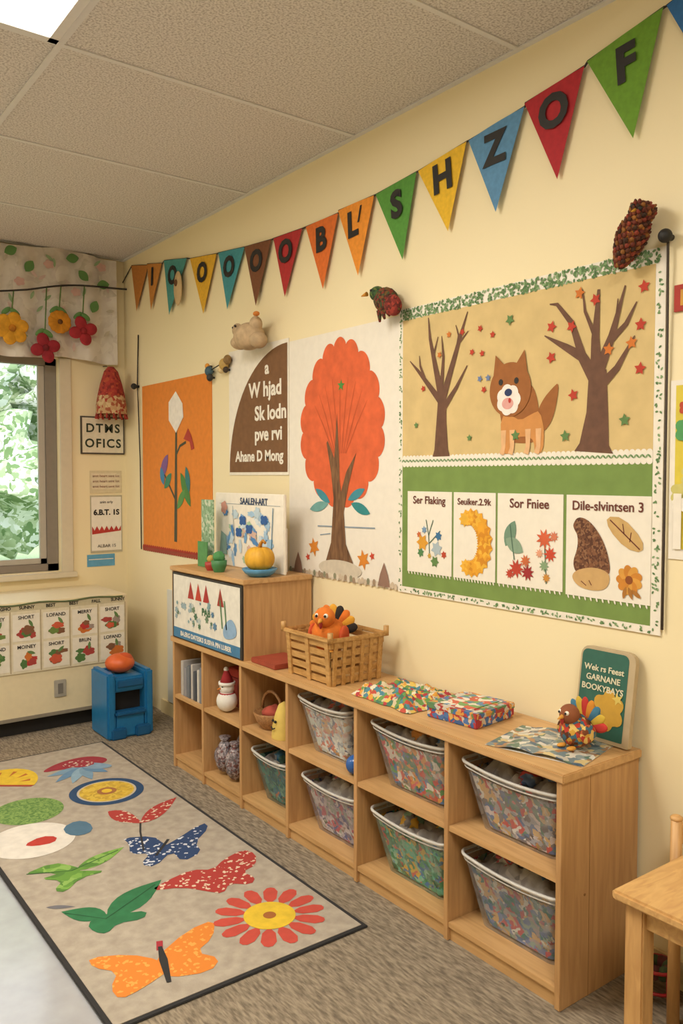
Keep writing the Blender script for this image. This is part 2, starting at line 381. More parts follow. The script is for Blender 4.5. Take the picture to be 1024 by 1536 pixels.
pts=[(1.965,1.16)]+[(1.965+.2*i/12,1.165-.03*(i%2)) for i in range(13)]+[(2.165,1.13),(1.965,1.11)]
p.poly(pts,paper('#b5342c',.7),4); p.sheet(1.93,.895,2.12,.975,paper('#5f9fc4',.7),2); p.rect(1.94,.94,2.11,.945,WH,3)
o.done()
o=Obj('hanging_wind_sock'); rm=multi(['#98302a','#a83a2e','#802822','#b04c30','#a0382c'],60,.9); bm_=multi(['#b89468','#9a563a','#c8ac80','#a03a2c'],50,.9)
c=(2.065,D-.115,1.905)
o.revolve(c,[(.100,0),(.098,.06),(.088,.12)],bm_,20); o.revolve(c,[(.088,.12),(.07,.20),(.045,.28),(.02,.31)],rm,20)
for i in range(14): a=i*math.tau/14; o.cyl((c[0]+.096*math.cos(a),c[1]+.096*math.sin(a),c[2]+.005),(c[0]+.1*math.cos(a),c[1]+.1*math.sin(a),c[2]-.03),.005,.008,rm,6)
o.tube([(c[0],c[1],c[2]+.30),(c[0]-.01,D-.06,c[2]+.32),(c[0]-.01,D-.001,c[2]+.325)],.003,cord,6)
o.done()

# ---------------------------------------------------------------- pennant bunting
o=Obj('pennant_bunting'); p=Pl(o,(W-.012,0,0),(0,1,0),(0,0,1),(-1,0,0))
FL=[(523,288,496,283,515,257,'#b8762f',''),(498,284,476,280,492,254,'#c07f34','I'),(473,281,442,276,465,247,'#46908c','O'),(438,275,406,271,422,241,'#dba828','O'),(404,271,376,268,394,239,'#3f8d96','O'),
(376,268,350,266,364,236,'#744628','O'),(348,266,323,265,338,236,'#ac2929','O'),(320,265,295,265,306,234,'#d86c26','B'),(295,266,270,266,280,235,'#e6902c','L'),(269,266,244,268,252,236,'#539038','S'),
(243,268,217,271,226,241,'#e4b62a','H'),(216,271,190,274,202,242,'#5a8cb4','Z'),(190,275,166,278,176,246,'#ad232c','O'),(165,279,139,284,148,250,'#68962a','F'),(138,284,110,291,123,256,'#2c68a4','A')]
tops=[]
for k,f in enumerate(FL):
    a=[v/100 for v in f[:6]]; m=paper(f[6],.8,.08,.15,60)
    A=(a[0],a[1]);Bp=(a[2],a[3]);T=(a[4],a[5])
    n=8; bow=.005+.002*((k*7)%3)
    def pt(u,v):
        top=Vector(A).lerp(Vector(Bp),u); q=top.lerp(Vector(T),v)
        return p.P(q.x,q.y,0)+Vector((-bow*math.sin(math.pi*u)*(1-v)*.7-.004-.003*v*(k%3),0,0))
    rows=[]
    for j in range(n+1):
        rows.append([o.bm.verts.new(pt(i/n,j/n)) for i in range(n+1)] if j<n else [o.bm.verts.new(pt(.5,1))])
    for j in range(n-1):
        for i in range(n): o.face([rows[j][i],rows[j][i+1],rows[j+1][i+1],rows[j+1][i]],m,True)
    for i in range(n): o.face([rows[n-1][i],rows[n-1][i+1],rows[n][0]],m,True)
    c=(Vector(A)+Vector(Bp)+Vector(T))/3; up=((Vector(A)+Vector(Bp))/2-Vector(T)); ang=math.atan2(up.x,up.y)
    sh=.02 if f[7]=='L' else 0
    if f[7]: p.text(f[7],(c.x+sh,c.y+.012),.145,BK,10.5,rot=ang*.7,bold=.045)
    if f[7]=='L': p.text('/',(c.x-.03,c.y+.045),.09,BK,11,bold=.02)
    tops+= [A,Bp]
o.tube([(W-.012,5.385,2.80)]+[(W-.012,a,b+.001) for a,b in tops],.004,cord,6)
o.sph((W-.035,4.50,2.60),(.012,.05,.10),paper('#c8ac80',.8),seg=14); o.sph((W-.048,4.50,2.63),(.01,.015,.02),paper('#6a4526'))
o.done()

# ---------------------------------------------------------------- right wall posters
o=Obj('orange_flower_poster'); p=wallR(o)
p.sheet(4.15,1.03,5.10,2.08,paper('#e0842c',.75,.05),3)
for i in range(32): p.ell((4.165+i*.03,1.035),.019,.022,paper('#a8301f',.7),3.2,n=12)
p.rect(4.15,1.02,5.10,1.04,paper('#98402a',.7),3.3)
gs=paper('#4a4a34',.7)
p.line([(4.62,1.10),(4.61,1.45),(4.60,1.80)],[.04,.034,.024],gs,4)
p.poly([(4.70,1.84),(4.60,1.76),(4.50,1.85),(4.51,1.93),(4.60,2.01),(4.70,1.95)],paper('#ece4da',.7),5)
p.line([(4.61,1.62),(4.55,1.68),(4.47,1.70)],.016,gs,4.2); p.poly([(4.50,1.72),(4.44,1.78),(4.40,1.74),(4.36,1.66),(4.40,1.65),(4.42,1.70)],paper('#b03a28',.7),5)
p.line([(4.61,1.35),(4.68,1.42),(4.78,1.52)],.016,gs,4.2)
p.leaf((4.77,1.56),.18,.08,2.2,paper('#80588e',.7),5); p.leaf((4.80,1.50),.12,.06,1.2,paper('#3f7fa8',.7),5.3); p.leaf((4.72,1.47),.14,.06,2.4,paper('#3d8060',.7),5)
p.leaf((4.48,1.42),.24,.08,1.0,paper('#4b803a',.7),5); p.leaf((4.45,1.48),.16,.06,1.3,paper('#2f7778',.7),5.4); p.leaf((4.54,1.36),.16,.06,2.3,paper('#5a9048',.7),5.2)
o.done()
o=Obj('quote_poster'); p=wallR(o)
p.sheet(3.365,1.505,3.95,2.165,WH,3)
arc=[(3.375,1.52)]+[(3.375+.57*math.cos(t*math.pi/2/20),1.52+.625*math.sin(t*math.pi/2/20)) for t in range(21)]
p.poly(arc,paper('#795434',.75,.08),4)
for t,y,z,s_ in (('a',3.56,2.04,.09),('W hjad',3.58,1.935,.105),('Sk lodn',3.53,1.815,.10),('pve rvi',3.55,1.71,.095),('Ahane D Mong',3.645,1.60,.076)):
    p.text(t,(y,z),s_*1.0,WH,5,bold=.03)
o.done()
o=Obj('autumn_tree_poster'); p=wallR(o)
p.sheet(2.552,1.035,3.36,2.145,paper('#e8e1d4',.7,.02),3)
cr=paper('#d96236',.75,.10,0,18)
pts=[];NL=17
for i in range(340):
    t=i*math.tau/340; lob=.085*abs(math.sin((t-math.pi/2)*NL/2+math.pi/2))**.7; k=.945+lob
    wx=.305*(1-.10*math.sin(t)-.06*math.sin(t)**2); pts.append((2.95+wx*k*math.cos(t),1.735+.368*k*math.sin(t)))
p.poly(pts,cr,4)
dk=paper('#c0542c',.75)
for i in range(9):
    a=.5+i*.27; p.line([(2.95+.05*math.cos(a),1.60),(2.95+.14*math.cos(a),1.66+.14*math.sin(a)),(2.95+.22*math.cos(a),1.72+.22*math.sin(a))],[.008,.006,.002],dk,4.6)
tk=wood('#84603f','#5a3c26',(20,20,3),.8)
p.poly([(3.075,1.07),(3.015,1.20),(2.995,1.40),(3.015,1.52),(3.05,1.65),(3.04,1.66),(2.99,1.58),(2.97,1.78),(2.955,1.60),(2.95,1.48),(2.94,1.43),(2.90,1.52),(2.83,1.60),(2.885,1.46),(2.92,1.34),(2.905,1.20),(2.82,1.07)],tk,5.2)
p.leaf((3.08,1.41),.13,.04,.5,paper('#3f8a98'),5);p.leaf((3.11,1.36),.15,.045,-.2,paper('#6fa4a0'),5);p.leaf((2.83,1.42),.13,.04,-.4,paper('#3f8a98'),5);p.leaf((2.80,1.36),.14,.045,.3,paper('#2f8688'),5)
p.line([(3.12,1.27),(2.70,1.28)],.006,paper('#8a9aa8'),5); p.line([(3.10,1.23),(3.02,1.24)],.005,paper('#8a9aa8'),5)
p.ell((2.95,1.085),.16,.04,paper('#cdc2ae'),5.6)
for c in ((3.15,1.17),(2.78,1.14)): p.star(c,.045,paper('#d5842a'),5,6,.5,.3)
for c in ((3.20,1.12),(2.72,1.16)): p.star(c,.02,paper('#c9472c'),5,5)
p.star((2.94,1.90),.028,paper('#4a8a3c'),5.2,5,.4,.4)
for i in range(40):
    y=2.565+i*.02; p.ell((y,1.045+.006*(i%2)),.011,.014,paper(random.choice(['#c9b8a0','#a08a72','#d8ccb8','#8a8a70']),.8),5.8,n=10)
for c in ((2.64,1.09),(3.28,1.09)):
    p.poly([(c[0]-.04,1.04),(c[0]+.04,1.04),(c[0]+.025,1.09),(c[0],1.14),(c[0]-.025,1.09)],paper('#907060'),6)
o.done()

# big bulletin board
o=Obj('bulletin_board'); p=wallR(o)
p.sheet(1.372,1.03,2.55,2.165,WH,5)
p.rect(1.405,1.55,2.525,2.12,paper('#d2b880',.85,.06,0,12),5.4); p.rect(1.405,1.055,2.525,1.55,paper('#76904a',.85,.06,0,14),5.4)
lg=[paper('#6a8a58',.8),paper('#86a274',.8),paper('#587a4c',.8)]
def border(a0,b0,a1,b1,n,wd,L=6,s_=1):
    for i in range(n):
        t=random.random(); c=(a0+(a1-a0)*t+random.uniform(-wd,wd)*(b1!=b0),b0+(b1-b0)*t+random.uniform(-wd,wd)*(a1!=a0))
        p.leaf(c,.014*s_,.0075*s_,random.random()*3.14,random.choice(lg),L+i*.002)
border(1.39,2.141,2.54,2.141,620,.021); border(2.537,1.05,2.537,2.14,90,.007,6,.8); border(1.389,1.05,1.389,2.14,110,.009,6,.8); border(1.39,1.042,2.54,1.042,140,.006,6,.8)
p.rect(1.405,1.545,2.525,1.572,WH,6)
for i in range(57):
    y=1.415+i*.0196; p.ell((y,1.545),.0105,.010,WH,6.1,n=10); p.ell((y,1.572),.0105,.010,WH,6.1,n=10)
    p.leaf((y,1.56),.017,.006,.8,lg[0],6.6); p.leaf((y+.009,1.56),.017,.006,2.3,lg[1],6.8)
bt=paper('#6b4a38',.8,.12)
def tree(trunk,tw,brs):
    p.line(trunk,tw,bt,7)
    for j,(pts,w) in enumerate(brs): p.line(pts,w,bt,7+.1*(j+1))
tree([(2.30,1.575),(2.30,1.60),(2.30,1.70),(2.295,1.83)],[.095,.075,.055,.04],[([(2.30,1.78),(2.38,1.86),(2.43,1.91),(2.48,1.955)],[.03,.02,.014,.004]),([(2.30,1.80),(2.335,1.92),(2.365,2.03),(2.375,2.11)],[.035,.024,.014,.004]),([(2.395,1.88),(2.42,1.93),(2.425,1.97)],[.014,.01,.003]),([(2.345,1.96),(2.32,2.03)],[.012,.003]),
 ([(2.29,1.80),(2.24,1.92),(2.20,2.02),(2.165,2.10)],[.035,.024,.016,.004]),([(2.225,1.95),(2.21,2.02),(2.225,2.06)],[.012,.008,.003]),([(2.285,1.76),(2.22,1.83),(2.165,1.905)],[.026,.016,.004]),([(2.21,1.99),(2.16,2.03)],[.01,.003]),([(2.30,1.83),(2.29,1.95),(2.30,2.03)],[.02,.012,.003])])
tree([(1.612,1.575),(1.61,1.60),(1.60,1.70),(1.60,1.83)],[.145,.11,.08,.065],[([(1.605,1.80),(1.66,1.88),(1.72,1.915),(1.81,1.965)],[.05,.034,.024,.004]),([(1.66,1.885),(1.70,1.99),(1.76,2.06),(1.79,2.065)],[.03,.02,.012,.004]),([(1.605,1.82),(1.61,1.93),(1.60,2.08)],[.045,.03,.01]),([(1.612,1.94),(1.65,2.02),(1.66,2.09)],[.016,.01,.003]),
 ([(1.60,1.82),(1.55,1.93),(1.505,2.075)],[.045,.026,.005]),([(1.56,1.91),(1.50,1.96),(1.465,2.02)],[.022,.016,.004]),([(1.60,1.77),(1.53,1.83),(1.47,1.92)],[.034,.022,.004]),([(1.535,1.97),(1.53,2.04)],[.012,.003])])
# fox
fb=paper('#9a5f2e',.8,.08); ft=paper('#cc8c4c',.8,.05)
p.poly(sm([(2.02,1.80),(1.93,1.83),(1.86,1.815),(1.83,1.74),(1.825,1.62),(1.88,1.61),(1.98,1.62),(2.00,1.70)]),fb,7)
p.poly(sm([(2.0,1.71),(1.995,1.60),(1.985,1.578),(1.955,1.578),(1.955,1.62),(1.92,1.635),(1.875,1.635),(1.85,1.62),(1.845,1.578),(1.812,1.578),(1.805,1.65),(1.825,1.72),(1.86,1.71),(1.91,1.69),(1.95,1.71)],1),ft,8)
for y in (1.985,1.945,1.875,1.83): p.line([(y,1.66),(y,1.60),(y+.008,1.576)],[.024,.018,.022],paper('#dfb080',.8),8.6)
p.poly(sm([(1.835,1.65),(1.80,1.65),(1.765,1.70),(1.745,1.81),(1.775,1.79),(1.815,1.755),(1.845,1.70)]),fb,7.4)
p.ell((1.957,1.80),.094,.094,fb,9,n=36); p.poly([(2.035,1.84),(2.024,1.925),(1.98,1.885)],fb,9.2); p.poly([(1.93,1.885),(1.893,1.93),(1.878,1.845)],fb,9.2)
p.ell((1.962,1.765),.052,.052,paper('#ece4dc'),10,lobes=7,amp=.12,n=42); p.ell((1.965,1.752),.026,.020,paper('#d9a098'),10.6); p.ell((1.962,1.79),.017,.013,paper('#24365f'),11); p.ell((1.955,1.762),.006,.009,paper('#b5362c'),11.4); p.ell((1.998,1.828),.010,.011,BK,10);p.ell((1.927,1.828),.010,.011,BK,10)
LV=[(196,204,2),(210,203,0),(210,185,3),(178,199,0),(178,189,0),(170,198,0),(169,176,0),(156,189,1),(144,206,0),(145,195,0),(145,182,0),(150,167,2),(215,164,2),(193,164,2),(172,163,2),(167,208,1),(214,195,0),(244,170,2),(161,205,0),(208,181,0),(206,185,3),(240,184,0),(209,194,0),(204,200,0),(148,190,1),(226,203,1),(231,196,1),(219,203,0)]
lc=[paper('#b93c28',.8),paper('#cd742c',.8),paper('#5f824a',.8),paper('#6a7fa8',.8)]
for y,z,k in LV: p.star((y/100,z/100),.021 if (y<200) else .014,lc[k],9+.01*y/50,5,.5,random.random()*3)
BR=paper('#6a3428',.8)
CR=[(2.24,1.12,2.49,1.44),(2.02,1.12,2.23,1.44),(1.725,1.12,2.01,1.44),(1.405,1.115,1.712,1.44)]
for i,(a0,b0,a1,b1) in enumerate(CR):
    p.sheet(a0,b0,a1,b1,paper('#eae3d4',.7,.02),7.5)
    for k in range(14): p.leaf((a0+(a1-a0)*(k+.5)/14,b0-.004),.016,.006,1.2,WH,8)
tt=['Ser Flaking','Seuiker.2.9k','Sor Fniee','Dile-slvintsen 3']
for (a0,b0,a1,b1),t,sz in zip(CR,tt,(.042,.034,.045,.042)): p.text(t,((a0+a1)/2,b1-.035),sz,BR,9,bold=.012)
gln=paper('#4a6a58',.8)
p.line([(2.36,1.20),(2.365,1.27),(2.38,1.33)],.004,gln,9);p.line([(2.365,1.27),(2.34,1.33)],.004,gln,9);p.line([(2.36,1.24),(2.30,1.29)],.004,gln,9)
for c,r,col in (((2.40,1.24),.035,'#d89a30'),((2.41,1.20),.02,'#4f8250'),((2.32,1.22),.032,'#a8b8c0'),((2.31,1.27),.02,'#3a6f98'),((2.33,1.17),.024,'#5f8248'),((2.39,1.29),.016,'#7a9ab8'),((2.28,1.20),.016,'#b9472c'),((2.42,1.27),.014,'#c96a3c'),((2.36,1.19),.012,'#c9a040')): p.star(c,r,paper(col,.8),9+r*10,6,.6,r*90)
for i in range(34):
    t=-.5*math.pi+ (i/33)*1.25*math.pi-.35; rr=.095; c=(2.145-rr*.75*math.cos(t)-.005,1.255+rr*math.sin(t))
    p.star(c,.030+.010*math.sin(i/33*math.pi),paper(random.choice(['#e0a02a','#d28a1f','#e6b03a']),.8),9+i*.03,8,.65,i)
p.star((2.07,1.33),.015,lc[0],9)
p.leaf((1.95,1.30),.10,.05,2.0,paper('#6f8f78'),9);p.leaf((1.93,1.26),.09,.05,.5,paper('#86a088'),9.2);p.line([(1.95,1.33),(1.93,1.21)],.004,gln,9.5)
for c,r,col in (((1.92,1.18),.035,'#b9402c'),((1.87,1.17),.03,'#98282a'),((1.88,1.21),.024,'#c96a3c'),((1.95,1.16),.02,'#b9402c'),((1.80,1.29),.036,'#d0603c'),((1.775,1.24),.028,'#c8472c'),((1.80,1.20),.022,'#86a07a'),((1.79,1.16),.018,'#c88a3a'),((1.76,1.30),.02,'#d07a5a'),((1.82,1.24),.018,'#e0a080')): p.star(c,r,paper(col,.8),9+r*10,9,.5,r*50)
p.line([(1.80,1.29),(1.79,1.14)],.004,gln,8.8)
hp=multi(['#6a432c','#7d5236','#553220','#8a6244'],140,.8)
p.poly(sm([(1.685,1.345),(1.665,1.372),(1.62,1.36),(1.575,1.31),(1.548,1.25),(1.54,1.19),(1.60,1.18),(1.668,1.185),(1.685,1.22),(1.665,1.27),(1.665,1.31),(1.68,1.33)]),hp,9)
p.poly(sm([(1.54,1.20),(1.60,1.215),(1.668,1.20),(1.69,1.175),(1.66,1.145),(1.60,1.137),(1.55,1.15)]),paper('#c8a26a'),9.3)
p.line([(1.62,1.17),(1.61,1.155)],.003,BR,9.6); p.line([(1.65,1.165),(1.63,1.152)],.003,BR,9.6)
p.poly(sm([(1.56,1.375),(1.50,1.375),(1.43,1.31),(1.43,1.27),(1.49,1.28),(1.55,1.335)],1),paper('#c8a468'),9); p.line([(1.545,1.365),(1.44,1.28)],.004,BR,9.5)
p.line([(1.50,1.355),(1.495,1.325)],.003,BR,9.5);p.line([(1.47,1.33),(1.475,1.30)],.003,BR,9.5)
for i in range(9): a=i*.7; p.ell((1.475+.024*math.cos(a),1.185+.024*math.sin(a)),.022,.015,paper(['#c9822c','#d69a40'][i%2]),9+i*.05,rot=a)
p.ell((1.475,1.185),.013,.013,paper('#8a4a1c'),10)
for i in range(3): p.leaf((1.47+.02*(i-1),1.145),.04,.014,.6+i*.6,paper('#a8702c'),9.8)
o.done()
o=Obj('yellow_art_poster'); p=wallR(o)
p.sheet(.72,1.26,1.352,1.775,WH,3); p.rect(.74,1.29,1.335,1.76,paper('#d8c444',.7,.05),4)
for i in range(40): p.ell((random.uniform(.78,1.31),random.uniform(1.32,1.73)),random.uniform(.015,.04),random.uniform(.015,.035),paper(random.choice(['#4f9a5a','#3f8fb0','#b9462c','#d88a2c','#f2ecdf','#86b84a','#c9c070']),.7),4.5+i*.08,lobes=5,amp=.3)
p.rect(1.31,1.29,1.335,1.45,WH,8)
o.done()
o=Obj('red_wall_card'); p=wallR(o); p.sheet(1.22,1.97,1.345,2.045,paper('#a83226',.7),6); p.rect(1.24,1.985,1.325,2.03,paper('#c9943a',.7),7); o.done()
def hookcord(y,z,pts,r,m):
    o=Obj('hanging_cord'); o.cyl((W-.001,y,z),(W-.03,y,z),.009,.009,BK); o.sph((W-.035,y,z),.02,BK); o.tube(pts,r,m,6); o.done()
hookcord(1.36,2.185,[(W-.02,1.36,2.17),(W-.012,1.362,1.9),(W-.010,1.363,1.5),(W-.010,1.364,1.05)],.004,paper('#4a4038'))
hookcord(5.16,2.085,[(W-.006,5.15,2.42),(W-.012,5.16,2.08),(W-.012,5.15,2.0),(W-.012,5.125,1.6),(W-.012,5.12,1.02)],.004,BK)

# toys pinned on the wall
o=Obj('pinecone_owl_decoration')
c=Vector((W-.064,1.445,2.205)); R3=Matrix.Rotation(math.radians(28),3,'X')
om=multi(['#6a3420','#8a4a22','#3f2418','#a8682c','#7a2c22','#4a3420','#5a2c1c'],120,.95)
# bulging body narrowing to a tail, and a round head
prof=[(-.100,.008),(-.085,.020),(-.055,.034),(-.02,.044),(.01,.044),(.032,.036),(.045,.032),(.058,.036),(.072,.036),(.085,.028),(.093,.012)]
o.revolve(c,[(r_*.92,z_) for z_,r_ in prof],om,20,R3,cap=True)
ms=[paper(x,.9,.2) for x in ('#5a3020','#7a4028','#94602c','#6a2f22','#3f281c','#8a3a28')]
N=200
for i in range(N):
    t=i/(N-1); z=-.097+.186*t
    rr=0
    for (za,ra),(zb,rb) in zip(prof,prof[1:]):
        if za<=z<=zb: rr=ra+(rb-ra)*(z-za)/(zb-za)
    a=i*2.39996; R=R3@Matrix.Rotation(a,3,'Z')@Matrix.Rotation(-.9,3,'Y')
    o.sph(c+R3@Vector((math.cos(a)*rr*.95,math.sin(a)*rr*.95,z)),(.009,.007,.005),ms[(i*5)%6],R,8,6)
for s_ in (-1,1): o.sph(c+R3@Vector((-.034,.014*s_,.070)),.0065,BK,seg=10,rings=8)
o.cyl(c+R3@Vector((-.034,0,.062)),c+R3@Vector((-.048,0,.054)),.006,.001,paper('#c9922c'),8)
o.cyl((W-.001,c.y,c.z),(c.x,c.y,c.z),.005,.005,BK); o.done()
o=Obj('knitted_bird_decoration'); km=multi(['#4a2a20','#6a4a20','#7a3020','#3f4a2c','#3a2418'],110,.95); c=Vector((W-.055,2.575,2.205))
o.sph(c,(.038,.06,.05),km,disp=.1); o.sph(c+Vector((0,.055,.035)),(.03,.035,.03),multi(['#3f5a34','#5a6a30','#2c3f28'],110,.95)); o.sph(c+Vector((-.01,-.055,-.03)),(.025,.05,.04),multi(['#7a2a22','#98382a','#5a2018'],90,.95),Matrix.Rotation(.6,3,'X'))
for i in range(5): o.cyl(c+Vector((-.01,.03-.02*i,-.04)),c+Vector((-.015,.02-.03*i,-.085+.008*i)),.012,.005,km,8)
o.cyl(c+Vector((-.03,.085,.035)),c+Vector((-.035,.115,.03)),.01,.002,paper('#c9872c'),8); o.sph(c+Vector((-.028,.06,.045)),.006,BK); o.cyl((W-.001,2.575,2.205),c,.008,.008,BK); o.done()
o=Obj('plush_gourd_decoration'); pm=paper('#bfa582',.95,.12,.2,30); c=Vector((W-.085,3.60,2.195))
o.sph(c,(.07,.10,.068),pm); o.sph(c+Vector((0,.085,-.02)),(.05,.055,.036),pm); o.sph(c+Vector((-.02,.08,.04)),(.027,.03,.034),pm); o.sph(c+Vector((0,-.065,.05)),(.032,.036,.04),pm); o.sph(c+Vector((0,-.09,-.03)),(.045,.045,.04),pm)
o.sph(c+Vector((-.03,-.12,.09)),(.015,.02,.012),paper('#c8782c')); o.sph(c+Vector((-.043,.085,.05)),.006,BK); o.sph(c+Vector((-.045,.06,.055)),.006,BK)
o.cyl((W-.001,3.60,2.195),c,.01,.01,BK); o.done()
o=Obj('bead_insect_decoration')
for y,z,r,col in ((3.96,2.10,.032,'#c8a45a'),(3.92,2.12,.026,'#8a6a3a'),(3.99,2.075,.022,'#d8c090'),(3.94,2.07,.018,'#3a2a1c'),(4.13,2.08,.028,'#3a5a6a'),(4.12,2.045,.022,'#2a2a2a'),(4.15,2.11,.016,'#d8902c')): o.sph((W-.03,y,z),(r*.8,r,r),paper(col,.6,.2)); o.cyl((W-.001,y,z),(W-.03,y,z),.006,.006,BK)
o.tube([(W-.03,3.92,2.12),(W-.03,4.02,2.10),(W-.03,4.13,2.08)],.003,BK,6)
o.done()
o=Obj('wall_access_panel'); o.box((W-.02,4.46,.10),(W-.0125,4.72,.80),paper('#d8d8ce',.5,.02),.002); o.box((W-.0125,4.46,.10),(W-.001,4.72,.80),WH); o.done()

# ---------------------------------------------------------------- rug
X0,X1,Y0,Y1=.795,1.675,2.09,4.47
def rugmat():
    m,nt,b=base('rug_pile'); v=coords(nt)
    n=nt.nodes.new('ShaderNodeTexNoise'); n.inputs['Scale'].default_value=25; n.inputs['Detail'].default_value=7; nt.links.new(v,n.inputs['Vector'])
    r=nt.nodes.new('ShaderNodeValToRGB'); r.color_ramp.elements[0].position=.3;r.color_ramp.elements[1].position=.7; r.color_ramp.elements[0].color=lin('#9e9384'); r.color_ramp.elements[1].color=lin('#b3a898')
    nt.links.new(n.outputs['Fac'],r.inputs['Fac']); nt.links.new(r.outputs['Color'],b.inputs['Base Color']); b.inputs['Roughness'].default_value=.9
    add_bump(nt,b,v,250,.3,.002); return m
o=Obj('play_rug'); bl=paper('#2b2a2b',.9)
o.box((X0,Y0,.0065),(X1,Y1,.013),bl,.002); o.box((X0+.016,Y0+.016,.010),(X1-.016,Y1-.016,.0145),rugmat())
p=Pl(o,(0,0,.0150),(1,0,0),(0,1,0),(0,0,1),.0005)
RX=(.80,-.60);UX=(.60,.80)
def rp(c,hw,hh,pts):
    return [(c[0]+x*hw*RX[0]+y*hh*UX[0],c[1]+x*hw*RX[1]+y*hh*UX[1]) for x,y in pts]
def lens(c0,c1,w,n=8):
    a=Vector(c0);b=Vector(c1);d=b-a;nn=Vector((-d.y,d.x)).normalized()*w/2
    return [tuple(a+d*(i/n)+nn*math.sin(math.pi*(i/n)**.8)) for i in range(n+1)]+[tuple(a+d*(i/n)-nn*math.sin(math.pi*(i/n)**.8)) for i in range(n-1,0,-1)]
dots=lambda a,b: multi([a,a,a,a,b,a,a],95,.9,.2)
RD=dots('#a83832','#d8c0a8'); BLU=dots('#284068','#ccd0da'); GN=paper('#2c7046',.9,.1); GN2=multi(['#62903a','#76a246','#548036','#86ac56'],30,.9); OR=dots('#d8802f','#e6a04c'); YE=paper('#dcb932',.9,.08)
c=(1.08,4.19); p.poly(rp(c,.17,.17,[(math.cos(t*math.pi/16),math.sin(t*math.pi/16)*1.3-.5) for t in range(17)]),YE,1)
for i in range(5): t=.4+i*.55; p.poly(rp(c,.17,.17,[(.5*math.cos(t),.6*math.sin(t)-.5),(.8*math.cos(t+.08),1.05*math.sin(t+.08)-.5),(.8*math.cos(t-.08),1.05*math.sin(t-.08)-.5)]),paper('#b96c2c',.9),2)
p.poly(rp(c,.17,.17,[(-1,-.5),(1,-.5),(.95,-.62),(-.95,-.62)]),paper('#a5402c',.9),1)
c=(1.40,4.11); p.poly(rp(c,.17,.21,sm([(-1,-.3),(-.75,.45),(-.1,.95),(.6,.85),(.75,.5),(.2,.1),(-.4,.0)])),paper('#98303c',.9),1)
for i in range(5):
    a=-2.5+i*.55; p.poly(rp(c,.17,.21,lens((.1,.15),(.1+.95*math.cos(a),.15+1.1*math.sin(a)),.34)),paper(['#7898b0','#6488a8','#86a4b8'][i%3],.9),2+i*.1)
p.poly(rp(c,.17,.21,sm([(.1,.5),(.95,.35),(1,.1),(.5,.0),(.1,.1)])),paper('#809cb4',.9),2.8)
p.poly(rp(c,.17,.21,[(-.1+.5*math.cos(t*.5),.35+.25*math.sin(t*.5)) for t in range(12)]),dots('#98303c','#d0c0b0'),3.2)
c=(1.415,3.735); p.ell(c,.17,.17,paper('#254468',.9),1,n=48); p.ell(c,.135,.135,paper('#bfb4a0',.9),2,n=48); p.ell(c,.125,.125,multi(['#cca836','#d4b444','#bc9a36'],60,.9),3,n=40); p.ell(c,.045,.045,paper('#a0683a',.9),4); p.ell(c,.024,.024,YE,5)
c=(1.05,3.72); p.ell(c,.15,.15,multi(['#668846','#76964e','#587c3c','#82a056'],110,.9),1,n=40)
c=(.975,3.41); p.ell(c,.17,.17,paper('#dcd6cc',.9),1,n=40); p.poly(rp(c,.17,.17,sm([(-.1,-.3),(.15,.2),(.55,.2),(.6,-.15),(.2,-.35)],1)),paper('#b8382e',.9),2)
c=(1.165,3.405); p.poly(rp(c,.07,.09,sm([(-1,.1),(-.5,.9),(.4,.7),(1,-.2),(.5,-.8),(-.4,-.7)],1)),paper('#4e7088',.9),2)
c=(1.385,3.355); p.poly(rp(c,.14,.25,lens((-.95,.35),(.35,-.15),.42)),RD,1); p.poly(rp(c,.14,.25,lens((.3,-.15),(1,1),.55)),RD,1.4)
p.line(rp(c,.14,.25,[(.3,-.15),(.45,-.5),(.85,-1.2)]),.008,bl,2)
c=(1.385,3.06); p.poly(rp(c,.175,.21,sm([(-1,.25),(-.3,.35),(.05,.0),(.15,-.05),(.75,1),(.95,.75),(.75,.05),(1,-.35),(.65,-.75),(.3,-.3),(.1,-.95),(-.25,-.85),(-.15,-.4),(-.6,-.45),(-.75,.0)],1)),BLU,1)
p.line(rp(c,.175,.21,[(.1,.2),(.0,-.5)]),.012,bl,2)
c=(1.015,3.075); p.poly(rp(c,.16,.19,sm([(-1,-.3),(-.5,.25),(.1,.1),(.35,-.1),(.1,-.35),(-.5,-.15)],1)),GN2,1); p.poly(rp(c,.16,.19,lens((.2,-.1),(1,.95),.45)),GN2,1.3)
p.poly(rp(c,.16,.19,sm([(.0,-.1),(.4,-.1),(.95,-.1),(.4,-.4),(.3,-.95),(-.0,-.9),(.05,-.5),(-.5,-.45),(-.2,-.25)],1)),GN2,1.6)
p.line(rp(c,.16,.19,[(-.9,-.25),(.1,-.1),(.9,.8)]),.006,paper('#35602c',.9),2)
c=(1.42,2.735); p.poly(rp(c,.185,.19,sm([(-1,-.75),(-.75,-.35),(-.35,.1),(.1,.1),(.25,.55),(.6,1),(.9,.8),(.95,.3),(.7,-.0),(1,-.2),(.95,-.5),(.5,-.45),(.45,-.85),(.1,-.75),(-.4,-.6)],1)),RD,1)
c=(1.035,2.725); p.poly(rp(c,.15,.18,lens((.1,-.45),(.95,1),.75)),GN,1); p.poly(rp(c,.15,.18,lens((.1,-.4),(-1,-.25),.5)),GN,1.3); p.poly(rp(c,.15,.18,sm([(-.1,-.35),(.4,-.3),(.95,-.2),(.95,-.5),(.4,-.65),(.3,-1),(.0,-.95),(-.25,-.7)],1)),GN,1.6)
p.line(rp(c,.15,.18,[(-.9,-.3),(.1,-.5),(.85,.8)]),.005,paper('#1c5030',.9),2.2)
p.poly(rp((.895,2.81),.05,.03,lens((-1,0),(1,.2),.8)),paper('#6b6a70',.9),1)
